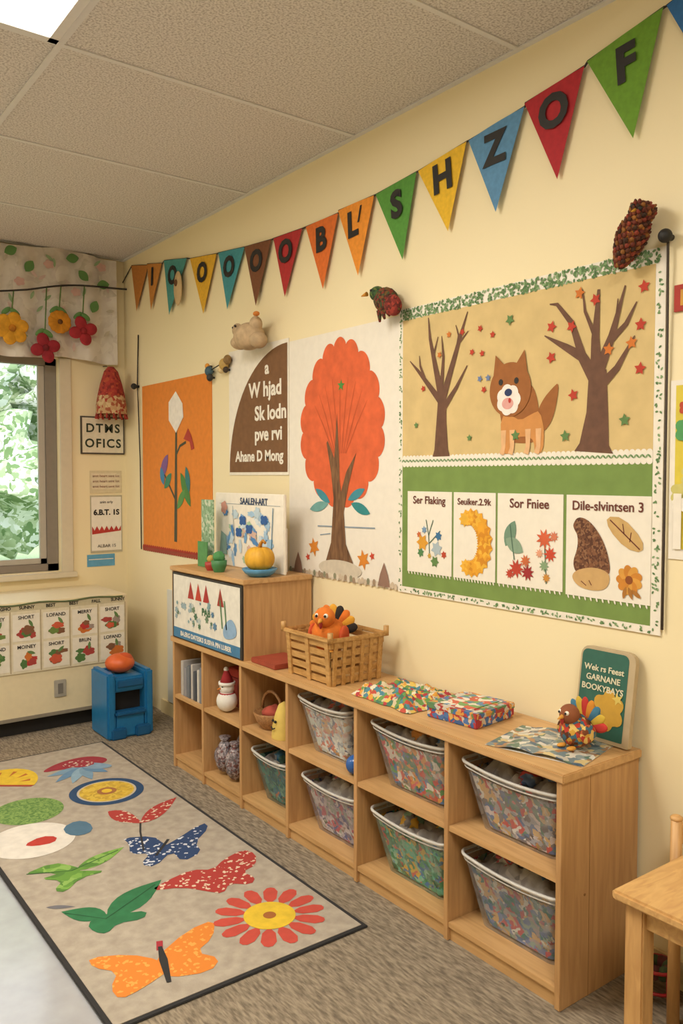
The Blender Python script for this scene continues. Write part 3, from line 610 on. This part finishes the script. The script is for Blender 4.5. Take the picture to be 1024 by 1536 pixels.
c=(1.445,2.335)
for i in range(14):
    a=i*math.tau/14+.1; q=Vector((math.cos(a),math.sin(a))); n=Vector((-q.y,q.x)); cc=Vector(c)
    p.poly([tuple(cc+q*.075),tuple(cc+q*.11+n*.022),tuple(cc+q*.16+n*.026),tuple(cc+q*.185+n*.014),tuple(cc+q*.19),tuple(cc+q*.185-n*.014),tuple(cc+q*.16-n*.026),tuple(cc+q*.11-n*.022)],paper('#bf4a3c',.9,.06),1+i*.02)
p.ell(c,.088,.088,YE,2,n=40); p.ell(c,.022,.022,paper('#a0602c',.9),3)
c=(1.035,2.345); p.poly(rp(c,.205,.205,sm([(0,-.1),(.35,.7),(.75,1.05),(.8,.5),(.6,.1),(1,-.05),(.9,-.4),(.3,-.55),(.2,-.35)],1)),OR,1); p.poly(rp(c,.205,.205,sm([(.1,-.1),(-.4,.05),(-1,-.05),(-.85,-.3),(-.45,-.4),(-.45,-.8),(-.25,-1.05),(.0,-.8),(.3,-.35)],1)),OR,1.4)
p.line(rp(c,.205,.205,[(.02,.25),(.15,-.1),(.35,-.65)]),[.012,.026,.014],bl,2.5); p.line(rp(c,.205,.205,[(-.02,.4),(.04,.15)]),.02,paper('#a5303a',.9),2)
o.done()

# ---------------------------------------------------------------- shelf unit
XF=1.83;XB=W-.014;ZT=.681;t=.02
cols=[3.89,3.565,3.20,2.82,2.36,1.885,1.43]
o=Obj('toy_storage_shelf')
o.box((XF-.008,1.42,ZT-.026),(XB,3.90,ZT),mapleY,.003)
for i,y in enumerate(cols):
    y0=y-(t/2 if 0<i<6 else (t if i==0 else 0)); o.box((XF,y0,.0065),(XB,y0+t,ZT-.026),mapleZ,.0015)
for a,b in zip(cols,cols[1:]):
    o.box((XF+.003,b+t*.5,.365),(XB-.01,a-t*.5,.383),mapleY,.001); o.box((XF+.003,b+t*.5,.05),(XB-.01,a-t*.5,.068),mapleY,.001); o.box((XF+.012,b+t*.5,.0065),(XF+.026,a-t*.5,.05),mapleY)
o.box((XB-.01,1.44,.0065),(XB,3.88,ZT-.026),mapleZ)
o.box((XF-.008,3.15,1.02),(XB,3.90,1.042),mapleY,.003); o.box((XF,3.16,ZT),(XB,3.18,1.02),mapleZ,.001); o.box((XF,3.87,ZT),(XB,3.89,1.02),mapleZ,.001); o.box((XB-.01,3.18,ZT),(XB,3.87,1.02),mapleZ)
o.box((XF+.02,3.18,ZT),(XF+.03,3.87,1.02),mapleZ)
o.box((1.955,1.4292,.0065),(1.9565,1.4302,ZT-.026),paper('#8a6238',.6)); o.cyl((1.935,1.431,.31),(1.935,1.4285,.31),.004,.004,paper('#8a6238',.6),10)
o.done()
o=Obj('cabinet_front_poster'); p=Pl(o,(XF-.0015,0,0),(0,1,0),(0,0,1),(-1,0,0))
p.sheet(3.165,.684,3.865,1.015,paper('#2c2a28',.5),6); p.rect(3.18,.69,3.85,1.005,paper('#dfdbd0',.6),7); p.rect(3.18,.69,3.85,.74,paper('#3f78a0',.6),8)
p.text('BA.ERG DATESKS SUSIVA PIN LUBER',(3.515,.714),.032,WH,9)
for y,col in ((3.66,'#a5342c'),(3.58,'#b9402c'),(3.50,'#a5302c'),(3.36,'#983a2c')): p.poly([(y-.035,.90),(y+.03,.90),(y,.985)],paper(col,.7),8)
p.text('PAB',(3.50,.85),.05,paper('#3f6a48'),8.4)
for i in range(32): p.star((random.uniform(3.4,3.82),random.uniform(.77,.90)),random.uniform(.008,.024),paper(random.choice(['#7f9fa4','#4f7458','#94a8b0','#b9c4c0','#6a8468','#5a80a0']),.7),8.2+i*.03,6,.6,i)
p.poly(sm([(3.20,.78),(3.32,.75),(3.34,.80),(3.27,.86),(3.22,.84)]),paper('#88a8c8'),9)
for y in (3.3,3.34): p.line([(y,.80),(y+.02,.93)],.01,paper('#5a8258'),9)
o.done()

# bins : clear plastic tubs full of small toys and crumpled cloth
rimm=paper('#c4c1bb',.35,.02)
def binbox(name,y0,y1,zb,zt,cols_,x0=1.862,x1=2.13,seed=0,tint='#c8c8cc'):
    o=Obj(name); m=clear_plastic(tint); ins=.045; rng=random.Random(seed*13+1)
    def rr(k,z,shr=0,r=.03,n=5):
        i=ins*(1-k)+shr; pts=[]
        for cx,cy,a0 in ((x1-i-r,y1-i-r,0),(x0+i+r,y1-i-r,90),(x0+i+r,y0+i+r,180),(x1-i-r,y0+i+r,270)):
            for j in range(n+1):
                a=math.radians(a0+90*j/n); pts.append(Vector((cx+r*math.cos(a),cy+r*math.sin(a),z)))
        q=[]
        for i_ in range(len(pts)):
            a=pts[i_];b=pts[(i_+1)%len(pts)]
            if (b-a).length>.06:
                for s_ in range(8): q.append(a.lerp(b,s_/8))
            else: q.append(a)
        return q
    def sag(v,k):
        f=max(0,1-abs((v.y-(y0+y1)/2)/((y1-y0)/2))**2)
        v.z-= (.016 if v.x<(x0+x1)/2 else .008)*f*k; return v
    L=[]
    for k in (0,.33,.66,1): L.append([o.bm.verts.new(sag(v,k)) for v in rr(k,zb+(zt-zb)*k)])
    n=len(L[0])
    for a,b in zip(L,L[1:]):
        for i in range(n): o.face([a[i],a[(i+1)%n],b[(i+1)%n],b[i]],m,True)
    o.face(L[0][::-1],m)
    rim=[sag(v,1) for v in rr(1,zt,-.003)]
    o.tube([tuple(v) for v in rim],.0055,rimm,8,closed=True)
    o.tube([tuple(v-Vector((0,0,.016))) for v in [sag(v,1) for v in rr(.93,zt,-.002)]],.0028,rimm,6,closed=True)
    for yy,sg in ((y0,-1),(y1,1)): o.box(((x0+x1)/2-.05,min(yy,yy+sg*.008),zt-.018),((x0+x1)/2+.05,max(yy,yy+sg*.008),zt-.004),rimm,.003)
    # inner fabric lining print, close behind the plastic
    pm_=multi(cols_,48,.7,1.2)
    Lb=[[o.bm.verts.new(sag(v+Vector((0,0,0)),k)) for v in rr(k,zb+.006+(zt-zb-.035)*k,.012)] for k in (0,.5,1)]
    for a,b in zip(Lb,Lb[1:]):
        for i in range(n):
            o.face([a[i],a[(i+1)%n],b[(i+1)%n],b[i]],pm_,True)
    o.face(Lb[0],pm_)
    # toys pressed against the front and side walls, wedged between lining and plastic
    mats_=[paper(c_,.6,.15) for c_ in cols_]
    H_=zt-zb
    for i in range(80):
        k=rng.uniform(.08,.86); z=zb+H_*k; ii=ins*(1-k)+.016
        side=rng.random()
        s_=rng.uniform(.008,.017)
        if side<.68: cpos=(x0+ii+.004,rng.uniform(y0+ii+.02,y1-ii-.02),z)
        elif side<.9: cpos=(rng.uniform(x0+ii+.02,x1-ii-.02),y0+ii+.004,z)
        else: cpos=(rng.uniform(x0+ii+.02,x1-ii-.02),y1-ii-.004,z)
        rx=s_*.55 if side<.68 else s_*1.2; ry=s_*1.2 if side<.68 else s_*.55
        cpos=Vector(cpos); cpos.z-=.014*k
        o.sph(cpos,(rx,ry,s_*rng.uniform(.7,1.5)),mats_[i%len(mats_)],Matrix.Rotation(rng.uniform(-.8,.8),3,'X'),10,7,disp=.6,dsc=12)
    cm=multi(['#948f8a','#807a78','#b4aea6','#6a6666','#a09a92'],14,.7,1.0,('#a8a39c',.45)); ox=seed*3.7
    def fn(u,v):
        x=x0+.02+(x1-x0-.04)*u; y=y0+.02+(y1-y0-.04)*v
        e=min(1,min(u,1-u,v,1-v)*4)
        z=zt-.055+.05*e*(.5+noise.noise(Vector((x*9+ox,y*9,0))))+.045*abs(noise.noise(Vector((x*20,y*20+ox,3))))+.02*u
        return Vector((x,y,z))
    o.grid(fn,30,30,cm)
    for i in range(6):
        cx=rng.uniform(x0+.08,x1-.06);cy=rng.uniform(y0+.08,y1-.08)
        o.sph((cx,cy,zt-.02),(.042,.038,.03),multi(['#a8a29a','#7f7a78','#bab5ac',cols_[3],cols_[2]],30,.6),disp=.6,dsc=12)
    return o.done()
pastel=['#6f6668','#c8b8b4','#4f6790','#b8403a','#98989f','#d8d4cc','#5a7a68','#c9a060']
bright=['#b83a30','#4f8a4a','#3a6898','#d08a3a','#7a7a70','#c8505a','#2f7258','#d4ccc0']
greenish=['#3a8a68','#2f7a48','#8ab098','#d0a030','#2f6098','#c04a40','#60b098','#1f6040']
light=['#c8cac8','#a8b0b8','#6f8098','#b85a4a','#d4d4cc','#4a5a78','#b88a50','#bcc4bc']
dark=['#2f6a68','#1f5450','#4f7a70','#2a6080','#6a9080','#a8583a','#1f4548','#4a8070']
binbox('storage_bin',1.462,1.852,.384,.60,pastel,seed=1,tint='#aaa8a8'); binbox('storage_bin',1.462,1.852,.069,.30,['#6878a0','#a09090','#4a6888','#b04a50','#88988c','#c8c4bc','#3a7068','#c09860'],seed=2,tint='#a8acb0')
binbox('storage_bin',1.925,2.315,.384,.61,bright,seed=3,tint='#b4b0aa'); binbox('storage_bin',1.925,2.315,.069,.29,greenish,seed=4,tint='#a4bcae')
binbox('storage_bin',2.455,2.79,.384,.605,light,seed=5,tint='#d0d0cc'); binbox('storage_bin',2.40,2.765,.069,.285,['#a8a0a8','#6a6a88','#c4b8bc','#b04a58','#4a5888','#8fa090','#d0c8c8'],seed=6,tint='#b4acb4')
binbox('storage_bin',2.86,3.165,.069,.285,dark,seed=7,tint='#7c9c98')
o=Obj('blue_ball'); bb=multi(['#1c478a','#23569c','#183e7a','#265ca6'],30,.2); o.sph((1.872,2.412,.4205),.037,bb,seg=28,rings=18); o.done()
o=Obj('picture_books')
for i,(c_,w_) in enumerate((('#7a7f88',.03),('#c8c4bc',.022),('#4a4f58',.028),('#b8b4b0',.02),('#6a7078',.03),('#8a8a90',.03),('#b0aca8',.03))):
    y=3.605+i*.034; o.box((1.85,y,.3835),(2.05,y+w_,.56-.015*(i%3)),paper(c_,.5),.002)
o.done()
o=Obj('snowman_figure'); c=Vector((1.89,3.43,.3845)); wt=paper('#e0dcd4',.8); o.sph(c+Vector((0,0,.052)),(.05,.05,.052),wt); o.sph(c+Vector((0,0,.115)),(.036,.036,.036),wt); o.cyl(c+Vector((0,0,.135)),c+Vector((0,.005,.20)),.036,.008,paper('#98262a',.9)); o.cyl(c+Vector((0,0,.128)),c+Vector((0,0,.143)),.040,.040,wt); o.sph(c+Vector((0,.005,.20)),.012,wt)
o.cyl(c+Vector((-.035,0,.115)),c+Vector((-.052,0,.112)),.006,.001,paper('#d07a2c')); o.sph(c+Vector((-.03,.013,.125)),.005,BK);o.sph(c+Vector((-.03,-.013,.125)),.005,BK)
o.cyl(c+Vector((0,0,.08)),c+Vector((0,0,.092)),.038,.036,paper('#98262a',.9)); o.done()
o=Obj('red_gift_box'); o.box((1.96,3.30,.3835),(2.12,3.53,.53),paper('#8a2f2c',.6,.1),.006); o.box((1.955,3.295,.53),(2.125,3.535,.57),paper('#a8342c',.6),.004); o.box((1.952,3.40,.384),(2.128,3.42,.573),paper('#c8a050',.5)); o.done()
o=Obj('mesh_toy_bags'); mm=multi(['#7a7278','#9a9094','#5f585c','#a89c9c','#6a4442'],120,.4)
for c,s_ in (((1.895,3.36,.155),(.05,.045,.075)),((1.90,3.47,.155),(.05,.045,.075)),((1.99,3.43,.17),(.05,.06,.085))):
    o.sph(c,s_,mm,disp=.2,dsc=9); o.cyl((c[0],c[1],c[2]+s_[2]*.85),(c[0],c[1],c[2]+s_[2]*1.3),.012,.03,mm,10)
o.done()
o=Obj('woven_bowl'); bwm=wood('#a87a4c','#7a522f',(30,30,30)); o.revolve((1.93,3.09,.3840),[(.045,0),(.07,.03),(.085,.07),(.08,.075),(.06,.03),(.0,.012)],bwm); o.tube([(1.93,3.09+.083*math.cos(a*math.pi/8),.455+.09*math.sin(a*math.pi/8)) for a in range(9)],.007,bwm); o.sph((1.93,3.08,.45),(.05,.05,.035),paper('#a84a3a',.9),disp=.3); o.done()
o=Obj('yellow_felt_ghost'); ym=paper('#d2b65e',.9,.05); o.revolve((1.90,2.945,.3840),[(.055,0),(.052,.05),(.04,.10),(.025,.14),(.0,.155)],ym); o.sph((1.848,2.935,.46),.006,BK); o.sph((1.852,2.96,.46),.006,BK); o.tube([(1.842,2.93,.435),(1.84,2.945,.428),(1.844,2.96,.435)],.003,BK,6); o.done()

# things on top of cabinet
zc=1.0425
o=Obj('display_board'); p=Pl(o,(2.06,0,0),(0,1,0),(0,0,1),(-1,0,0))
o.box((2.06,3.19,zc),(2.075,3.85,1.415),WH,.004); o.box((2.075,3.30,zc),(2.15,3.31,1.25),WH); o.box((2.075,3.74,zc),(2.15,3.75,1.25),WH)
p.text('SAALEN-ART',(3.46,1.375),.045,paper('#3a4a68'),2)
for i in range(60):
    y=random.uniform(3.28,3.74);z=random.uniform(1.08,1.33); p.ell((y,z),random.uniform(.008,.04),random.uniform(.008,.028),paper(random.choice(['#9fc0dc','#6fa0d0','#c4d6e2','#4f86c0','#a8c8a8','#d0b0a0','#b8ccd8','#d8e2e8']),.7),1+i*.05,lobes=6,amp=.4,rot=i)
for y,z in ((3.56,1.28),(3.50,1.24),(3.60,1.22),(3.36,1.29)): p.ell((y,z),.03,.022,paper('#2f5c9c',.7),4.2,lobes=4,amp=.4)
p.ell((3.75,1.34),.03,.03,paper('#c99080'),4,lobes=5,amp=.3); p.poly([(3.80,1.10),(3.72,1.10),(3.73,1.20),(3.78,1.22)],paper('#8aa8a0'),4); p.line([(3.30,1.10),(3.28,1.35)],.006,paper('#4a7a9a'),4)
p.line([(3.66,1.35),(3.64,1.10)],.004,paper('#8a9aa8'),4); p.line([(3.80,1.36),(3.22,1.36)],.002,paper('#8a9aa8'),1.5)
o.done()
o=Obj('green_picture_cards'); gc=multi(['#86a482','#9cb898','#74946f','#c4ccb4'],60,.7); 
o.box((1.975,3.715,zc),(1.981,3.845,1.38),gc,.001); o.box((1.93,3.70,zc),(1.936,3.80,1.17),paper('#559055',.7,.1),.001); o.box((1.936,3.74,zc),(1.975,3.78,zc+.006),gc)
o.done()
o=Obj('gourd_and_bowl'); c=Vector((1.955,3.235,zc)); bw=paper('#5490b8',.3,.1)
o.revolve(c,[(.045,0),(.068,.015),(.082,.035),(.078,.038),(.06,.015),(0,.01)],bw)
for i in range(9): a=i*math.tau/9; o.sph(c+Vector((.026*math.cos(a),.026*math.sin(a),.082)),(.044,.044,.052),paper('#d9a42e',.6,.08),None,14,10)
o.tube([c+Vector((0,0,.12)),c+Vector((0,-.01,.15)),c+Vector((0,-.03,.165)),c+Vector((0,-.05,.155))],[.01,.008,.007,.006],paper('#b97f2c',.7),8)
o.done()
o=Obj('holiday_pot'); c=Vector((1.89,3.50,zc)); o.revolve(c,[(.025,0),(.036,.03),(.038,.055),(.032,.057),(0,.05)],paper('#3f7a48',.5)); o.sph(c+Vector((0,0,.07)),(.028,.028,.028),paper('#4a8a50',.8),disp=.3); o.revolve(c+Vector((0,.08,0)),[(.02,0),(.03,.02),(.03,.04),(0,.045)],paper('#a5342c',.5)); o.sph(c+Vector((-.0,.08,.055)),(.02,.02,.02),paper('#b89a4a',.7)); o.done()

# things on low shelf
zs=ZT+.0005
o=Obj('red_book'); o.box((1.845,2.93,zs),(2.02,3.13,zs+.022),paper('#98402c',.6,.08),.003); o.box((1.85,2.935,zs+.005),(2.022,3.125,zs+.018),WH); o.done()
o=Obj('wooden_crate_basket'); bwv=wood('#c89c60','#a67a40',(14,3,14)); bx0,bx1,by0,by1=1.875,2.115,2.57,2.86; bh=.185
o.box((bx0+.01,by0+.01,zs),(bx1-.01,by1-.01,zs+.012),bwv)
fl_=.014
for k in range(5):
    z0=zs+.004+k*.036; e=fl_*(k/4)
    for xx in (bx0-e,bx1+e-.007): o.box((xx,by0-e,z0),(xx+.007,by1+e,z0+.025),bwv,.0015)
    for yy in (by0-e,by1+e-.007): o.box((bx0-e,yy,z0),(bx1+e,yy+.007,z0+.025),bwv,.0015)
def slat(px,py,ex,ey,w,axis):
    a=Vector((px,py,zs)); b=Vector((px+ex,py+ey,zs+bh+.0))
    wv=Vector((0,w,0)) if axis=='y' else Vector((w,0,0)); tv=Vector((.004,0,0)) if axis=='y' else Vector((0,.004,0))
    vs=[a-wv-tv,a+wv-tv,a+wv+tv,a-wv+tv,b-wv-tv,b+wv-tv,b+wv+tv,b-wv+tv]; q=[o.bm.verts.new(v) for v in vs]
    for f in ((0,1,2,3),(7,6,5,4),(0,4,5,1),(1,5,6,2),(2,6,7,3),(3,7,4,0)): o.face([q[i] for i in f],bwv)
for i in range(3):
    y=by0+.01+(by1-by0-.02)*i/2; slat(bx0-.003,y,-fl_,0,.012,'y'); slat(bx1+.003,y,fl_,0,.012,'y')
for i in range(6):
    x=bx0+.01+(bx1-bx0-.02)*i/5; slat(x,by0-.003,0,-fl_,.008,'x'); slat(x,by1+.003,0,fl_,.008,'x')
e=fl_+.006
for a,b in (((bx0-e,by0-e),(bx1+e,by0-e)),((bx1+e,by0-e),(bx1+e,by1+e)),((bx1+e,by1+e),(bx0-e,by1+e)),((bx0-e,by1+e),(bx0-e,by0-e))):
    o.box((min(a[0],b[0])-.006,min(a[1],b[1])-.006,zs+bh-.012),(max(a[0],b[0])+.006,max(a[1],b[1])+.006,zs+bh+.006),bwv,.004)
for x in (bx0-e,bx1+e): 
    o.cyl((x,by0-e,zs+bh-.01),(x,by0-e,zs+bh+.03),.011,.011,bwv,10)
    o.cyl((x,by1+e,zs+bh-.01),(x,by1+e,zs+bh+.03),.011,.011,bwv,10)
o.done()
def plush(name,c,s,body,wings,head,beak='#d8983a',fan=None,facing=(-1,-.3,0),fs=1):
    o=Obj(name); c=Vector(c); f=Vector(facing).normalized(); side=Vector((-f.y,f.x,0)); up=Vector((0,0,1))
    R=Matrix((f,side,up)).transposed()
    P=lambda a,b,d: c+f*a*s+side*b*s+up*d*s
    o.sph(P(0,0,.5),(.5*s,.5*s,.5*s),body,R,disp=.06)
    if fan:
        for i in range(9):
            a=-1.35+i*.3375; q=P(-.35,math.sin(a)*.62*fs,.55+math.cos(a)*.62*fs)
            o.sph(q,(.07*s,.16*s,.34*s*fs),fan[i%len(fan)],R@Matrix.Rotation(-a,3,'X'),12,10)
    o.sph(P(.28,0,1.02),(.30*s,.30*s,.30*s),head,R); o.cyl(P(.5,0,1.0),P(.75,0,.93),.09*s,.01*s,paper(beak,.7),10)
    for k in (-1,1):
        o.sph(P(.50,.13*k,1.10),.07*s,WH); o.sph(P(.555,.13*k,1.10),.04*s,BK)
        o.sph(P(.0,.48*k,.5),(.30*s,.10*s,.28*s),wings,R)
        o.sph(P(.38,.2*k,.06),(.17*s,.10*s,.06*s),paper(beak,.7),R)
    o.sph(P(.56,0,.86),(.05*s,.05*s,.12*s),paper('#a5302c',.8),R)
    return o.done()
og=paper('#d87424',.9,.12,.2)
plush('pumpkin_bird_plush',(1.985,2.74,zs+.095),.145,og,paper('#c8532a',.9),og,fan=[og,paper('#d89c2e',.9),paper('#2a2420',.9)],facing=(-1,-.6,0),fs=.8)
quilt=multi(['#b84a3a','#d2963a','#668e4a','#4a8090','#c8b898','#a8343a','#d8b85a','#3f7058','#d8d0b8'],60,.8,.8)
def cloth(name,x0,x1,y0,y1,h,m,seed,rot=0):
    o=Obj(name); cx,cy=(x0+x1)/2,(y0+y1)/2; ca,sa=math.cos(rot),math.sin(rot)
    def fn(u,v):
        wob=.016*noise.noise(Vector((u*5,v*5,seed))) ; x=(x0-cx)+(x1-x0)*u+wob; y=(y0-cy)+(y1-y0)*v+wob
        e=min(1,min(u,1-u,v,1-v)*7)
        z=zs+.002+h*e*(.55+.45*noise.noise(Vector((u*4,v*5,seed*2))))+h*.45*e*abs(noise.noise(Vector((u*11,v*12,seed+9))))
        return Vector((cx+x*ca-y*sa,cy+x*sa+y*ca,z))
    o.grid(fn,40,40,m)
    return o
cloth('patchwork_quilt',1.87,2.13,2.11,2.44,.05,quilt,2).done()
# flat craft packet and boxed puzzle
o=Obj('craft_puzzle_box'); q2=multi(['#a8343a','#4a70a8','#ccbca8','#b84a3a','#3a5c90','#d0a45a'],65,.7,.6)
Rz=Matrix.Rotation(.12,3,'Z'); o.box((1.915,1.86,zs),(2.125,2.07,zs+.038),q2,.003,Rz); o.box((1.913,1.858,zs+.030),(2.127,2.072,zs+.050),multi(['#3f6aa0','#a83a3a','#c8c0b4','#d0964a','#5a8258'],50,.5,.8),.003,Rz)
o.box((1.935,1.90,zs+.0505),(2.10,2.03,zs+.0525),multi(['#4a80a8','#c8503a','#e0d8c8','#6a9a58'],34,.4,.9),.0005,Rz); o.done()
o=Obj('open_magazine'); mg=multi(['#70848c','#bcb8ac','#4a6278','#ccb884','#8c9a9a','#a87c54','#d6d1c4','#587666'],40,.35,1.1)
cx,cy=2.0,1.61
for sgn in (-1,1):
    def fn(u,v,sgn=sgn):
        a=u*.155*sgn; b=(v-.5)*.25; z=zs+.002+.012*math.sin(math.pi*min(1,u*1.3+.08))**.8*(1-u*.4)
        r=.25; return Vector((cx+b*math.cos(r)-a*math.sin(r),cy+a*math.cos(r)+b*math.sin(r),z))
    o.grid(fn,14,4,mg)
    o.grid(lambda u,v,sgn=sgn:fn(u,v)-Vector((0,0,max(0,fn(u,v).z-zs-.0005))),2,2,WH)
o.done()
o=Obj('green_story_book'); tilt=math.radians(8)
RM=Matrix.Rotation(tilt,4,'Y'); org=Vector((2.135,1.53,zs+.004))
def bp(y,z,x=0):
    v=RM@Vector((x,0,z)); return org+Vector((v.x,y,v.z))
def rrect(hw,h0,h1,x,r=.03):
    pts=[]
    for cy_,cz_,a0 in ((hw-r,h1-r,0),(-hw+r,h1-r,90),(-hw+.004,h0+.004,180),(hw-.004,h0+.004,270)):
        rr_=r if cz_>0.1 else .004
        for j in range(5): a=math.radians(a0+22.5*j); pts.append(bp(cy_+rr_*math.cos(a),cz_+rr_*math.sin(a),x))
    return pts
cov=paper('#b8a482',.6,.04)
A=[o.bm.verts.new(v) for v in rrect(.098,0,.285,0)];B_=[o.bm.verts.new(v) for v in rrect(.098,0,.285,.018)]
o.face(A,cov);o.face(B_[::-1],cov)
for i in range(len(A)): o.face([A[i],A[(i+1)%len(A)],B_[(i+1)%len(A)],B_[i]],cov)
o.face([o.bm.verts.new(v+Vector((0,.008,0))) for v in rrect(.084,.012,.275,-.001,.02)],paper('#2b6052',.6,.06))
n_=RM.to_3x3()@Vector((-1,0,0)); uz=RM.to_3x3()@Vector((0,0,1))
p=Pl(o,bp(0,0,-.002),(0,1,0),uz,n_)
for i,tx in enumerate(('Wek rs Feest','GARNANE','BOOKYBAYS')): p.text(tx,(.008,.22-.03*i),.026,paper('#d8d2b4'),1)
p.ell((-.02,.10),.05,.055,paper('#c89c38'),1,lobes=6,amp=.3,n=40); p.ell((.03,.07),.03,.03,paper('#4a80a0'),2); p.star((-.05,.14),.02,paper('#d8c060'),2)
o.done()
tq=multi(['#7a4326','#b83a2c','#c89a3a','#5a3018','#3f6a80','#b0582c','#d8b868'],80,.9,.6)
plush('turkey_plush',(2.02,1.53,zs+.012),.10,tq,tq,paper('#8a5030',.9,.1),fan=[paper('#b8342c',.9),paper('#d0882c',.9),paper('#3f7590',.9),paper('#c8a83a',.9)],facing=(-1,.15,0),fs=.95)

# ---------------------------------------------------------------- blue toy chair + ball
o=Obj('blue_play_cube_chair'); bl1=paper('#1f72a8',.35,.05); bl2=paper('#175a8c',.4,.05)
x0,x1,y0,y1=1.70,1.975,4.46,4.72
z0=.0065
o.box((x0,y0,z0),(x0+.05,y1,.385),bl1,.012); o.box((x1-.05,y0,z0),(x1,y1,.385),bl1,.012); o.box((x0+.04,y1-.04,z0),(x1-.04,y1,.37),bl1,.01)
o.box((x0+.045,y0+.01,z0),(x1-.045,y1-.02,.15),bl1,.012); o.box((x0+.045,y0+.015,.27),(x1-.045,y1-.02,.355),bl1,.012)
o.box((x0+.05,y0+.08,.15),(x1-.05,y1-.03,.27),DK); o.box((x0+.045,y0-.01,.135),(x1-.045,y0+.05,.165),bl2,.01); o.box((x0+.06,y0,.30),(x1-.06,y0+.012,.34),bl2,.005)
o.box((x0+.02,y0-.012,z0),(x0+.11,y0+.02,.07),bl2,.008); o.box((x1-.11,y0-.012,z0),(x1-.02,y0+.02,.07),bl2,.008)
o.done()
o=Obj('orange_toy_ball'); c=Vector((1.83,4.60,.356)); obm=paper('#d2602a',.45,.06)
o.sph(c+Vector((0,0,.056)),(.084,.084,.056),obm,seg=32,rings=20)
o.sph(c+Vector((.02,-.01,.079)),(.052,.052,.036),paper('#c04e26',.5,.08),seg=24,rings=14)
o.done()

# ---------------------------------------------------------------- table + chair at right
tw=wood('#d2a86c','#bb8e58',(3,14,14)); twz=wood('#cfa268','#b88a54',(14,14,2))
o=Obj('wooden_table'); o.box((1.70,.45,.475),(2.17,1.18,.50),tw,.006)
o.box((1.735,.49,.42),(2.14,1.14,.476),tw,.002)
for x in (1.745,2.125):
    for y in (.50,1.13): o.box((x-.025,y-.025,.0065),(x+.025,y+.025,.476),twz,.004)
o.done()
o=Obj('wooden_chair')
for x in (2.04,2.165): o.cyl((x,1.215,.0065),(x,1.215,.575),.017,.015,twz); o.sph((x,1.215,.577),(.017,.017,.01),twz)
o.box((2.04,1.208,.50),(2.165,1.222,.56),tw,.004); o.box((2.04,1.208,.36),(2.165,1.222,.40),tw,.004)
o.box((2.02,1.0,.29),(2.18,1.235,.31),tw,.004)
for x in (2.04,2.165): o.cyl((x,1.02,.0065),(x,1.02,.29),.014,.014,twz)
o.done()
o=Obj('red_wire_plant_stand'); rw=paper('#a5242a',.4,.05)
c=Vector((2.12,1.31,.0065))
for z in (.03,.09): o.tube([c+Vector((.05*math.cos(i*math.tau/16),.05*math.sin(i*math.tau/16),z)) for i in range(16)],.005,rw,6,True)
for i in range(6): a=i*math.tau/6; o.tube([c+Vector((.055*math.cos(a),.055*math.sin(a),0)),c+Vector((.05*math.cos(a),.05*math.sin(a),.09))],.004,rw,6)
for i in range(9): a=i*2.4; o.sph(c+Vector((.03*math.cos(a),.03*math.sin(a),.08)),(.025,.02,.02),paper(['#5a2a2a','#3a4a2c'][i%2],.9),seg=10,rings=8)
o.done()

# ---------------------------------------------------------------- camera
cd=bpy.data.cameras.new('camera'); cd.sensor_fit='VERTICAL'; cd.sensor_height=36; cd.lens=1240.19/1536*36; cd.clip_start=.05
co=bpy.data.objects.new('camera',cd); co.location=(0,0,1.5); co.rotation_euler=(math.radians(90-2.489),math.radians(-.02),math.radians(-36.82)); sc.collection.objects.link(co); sc.camera=co
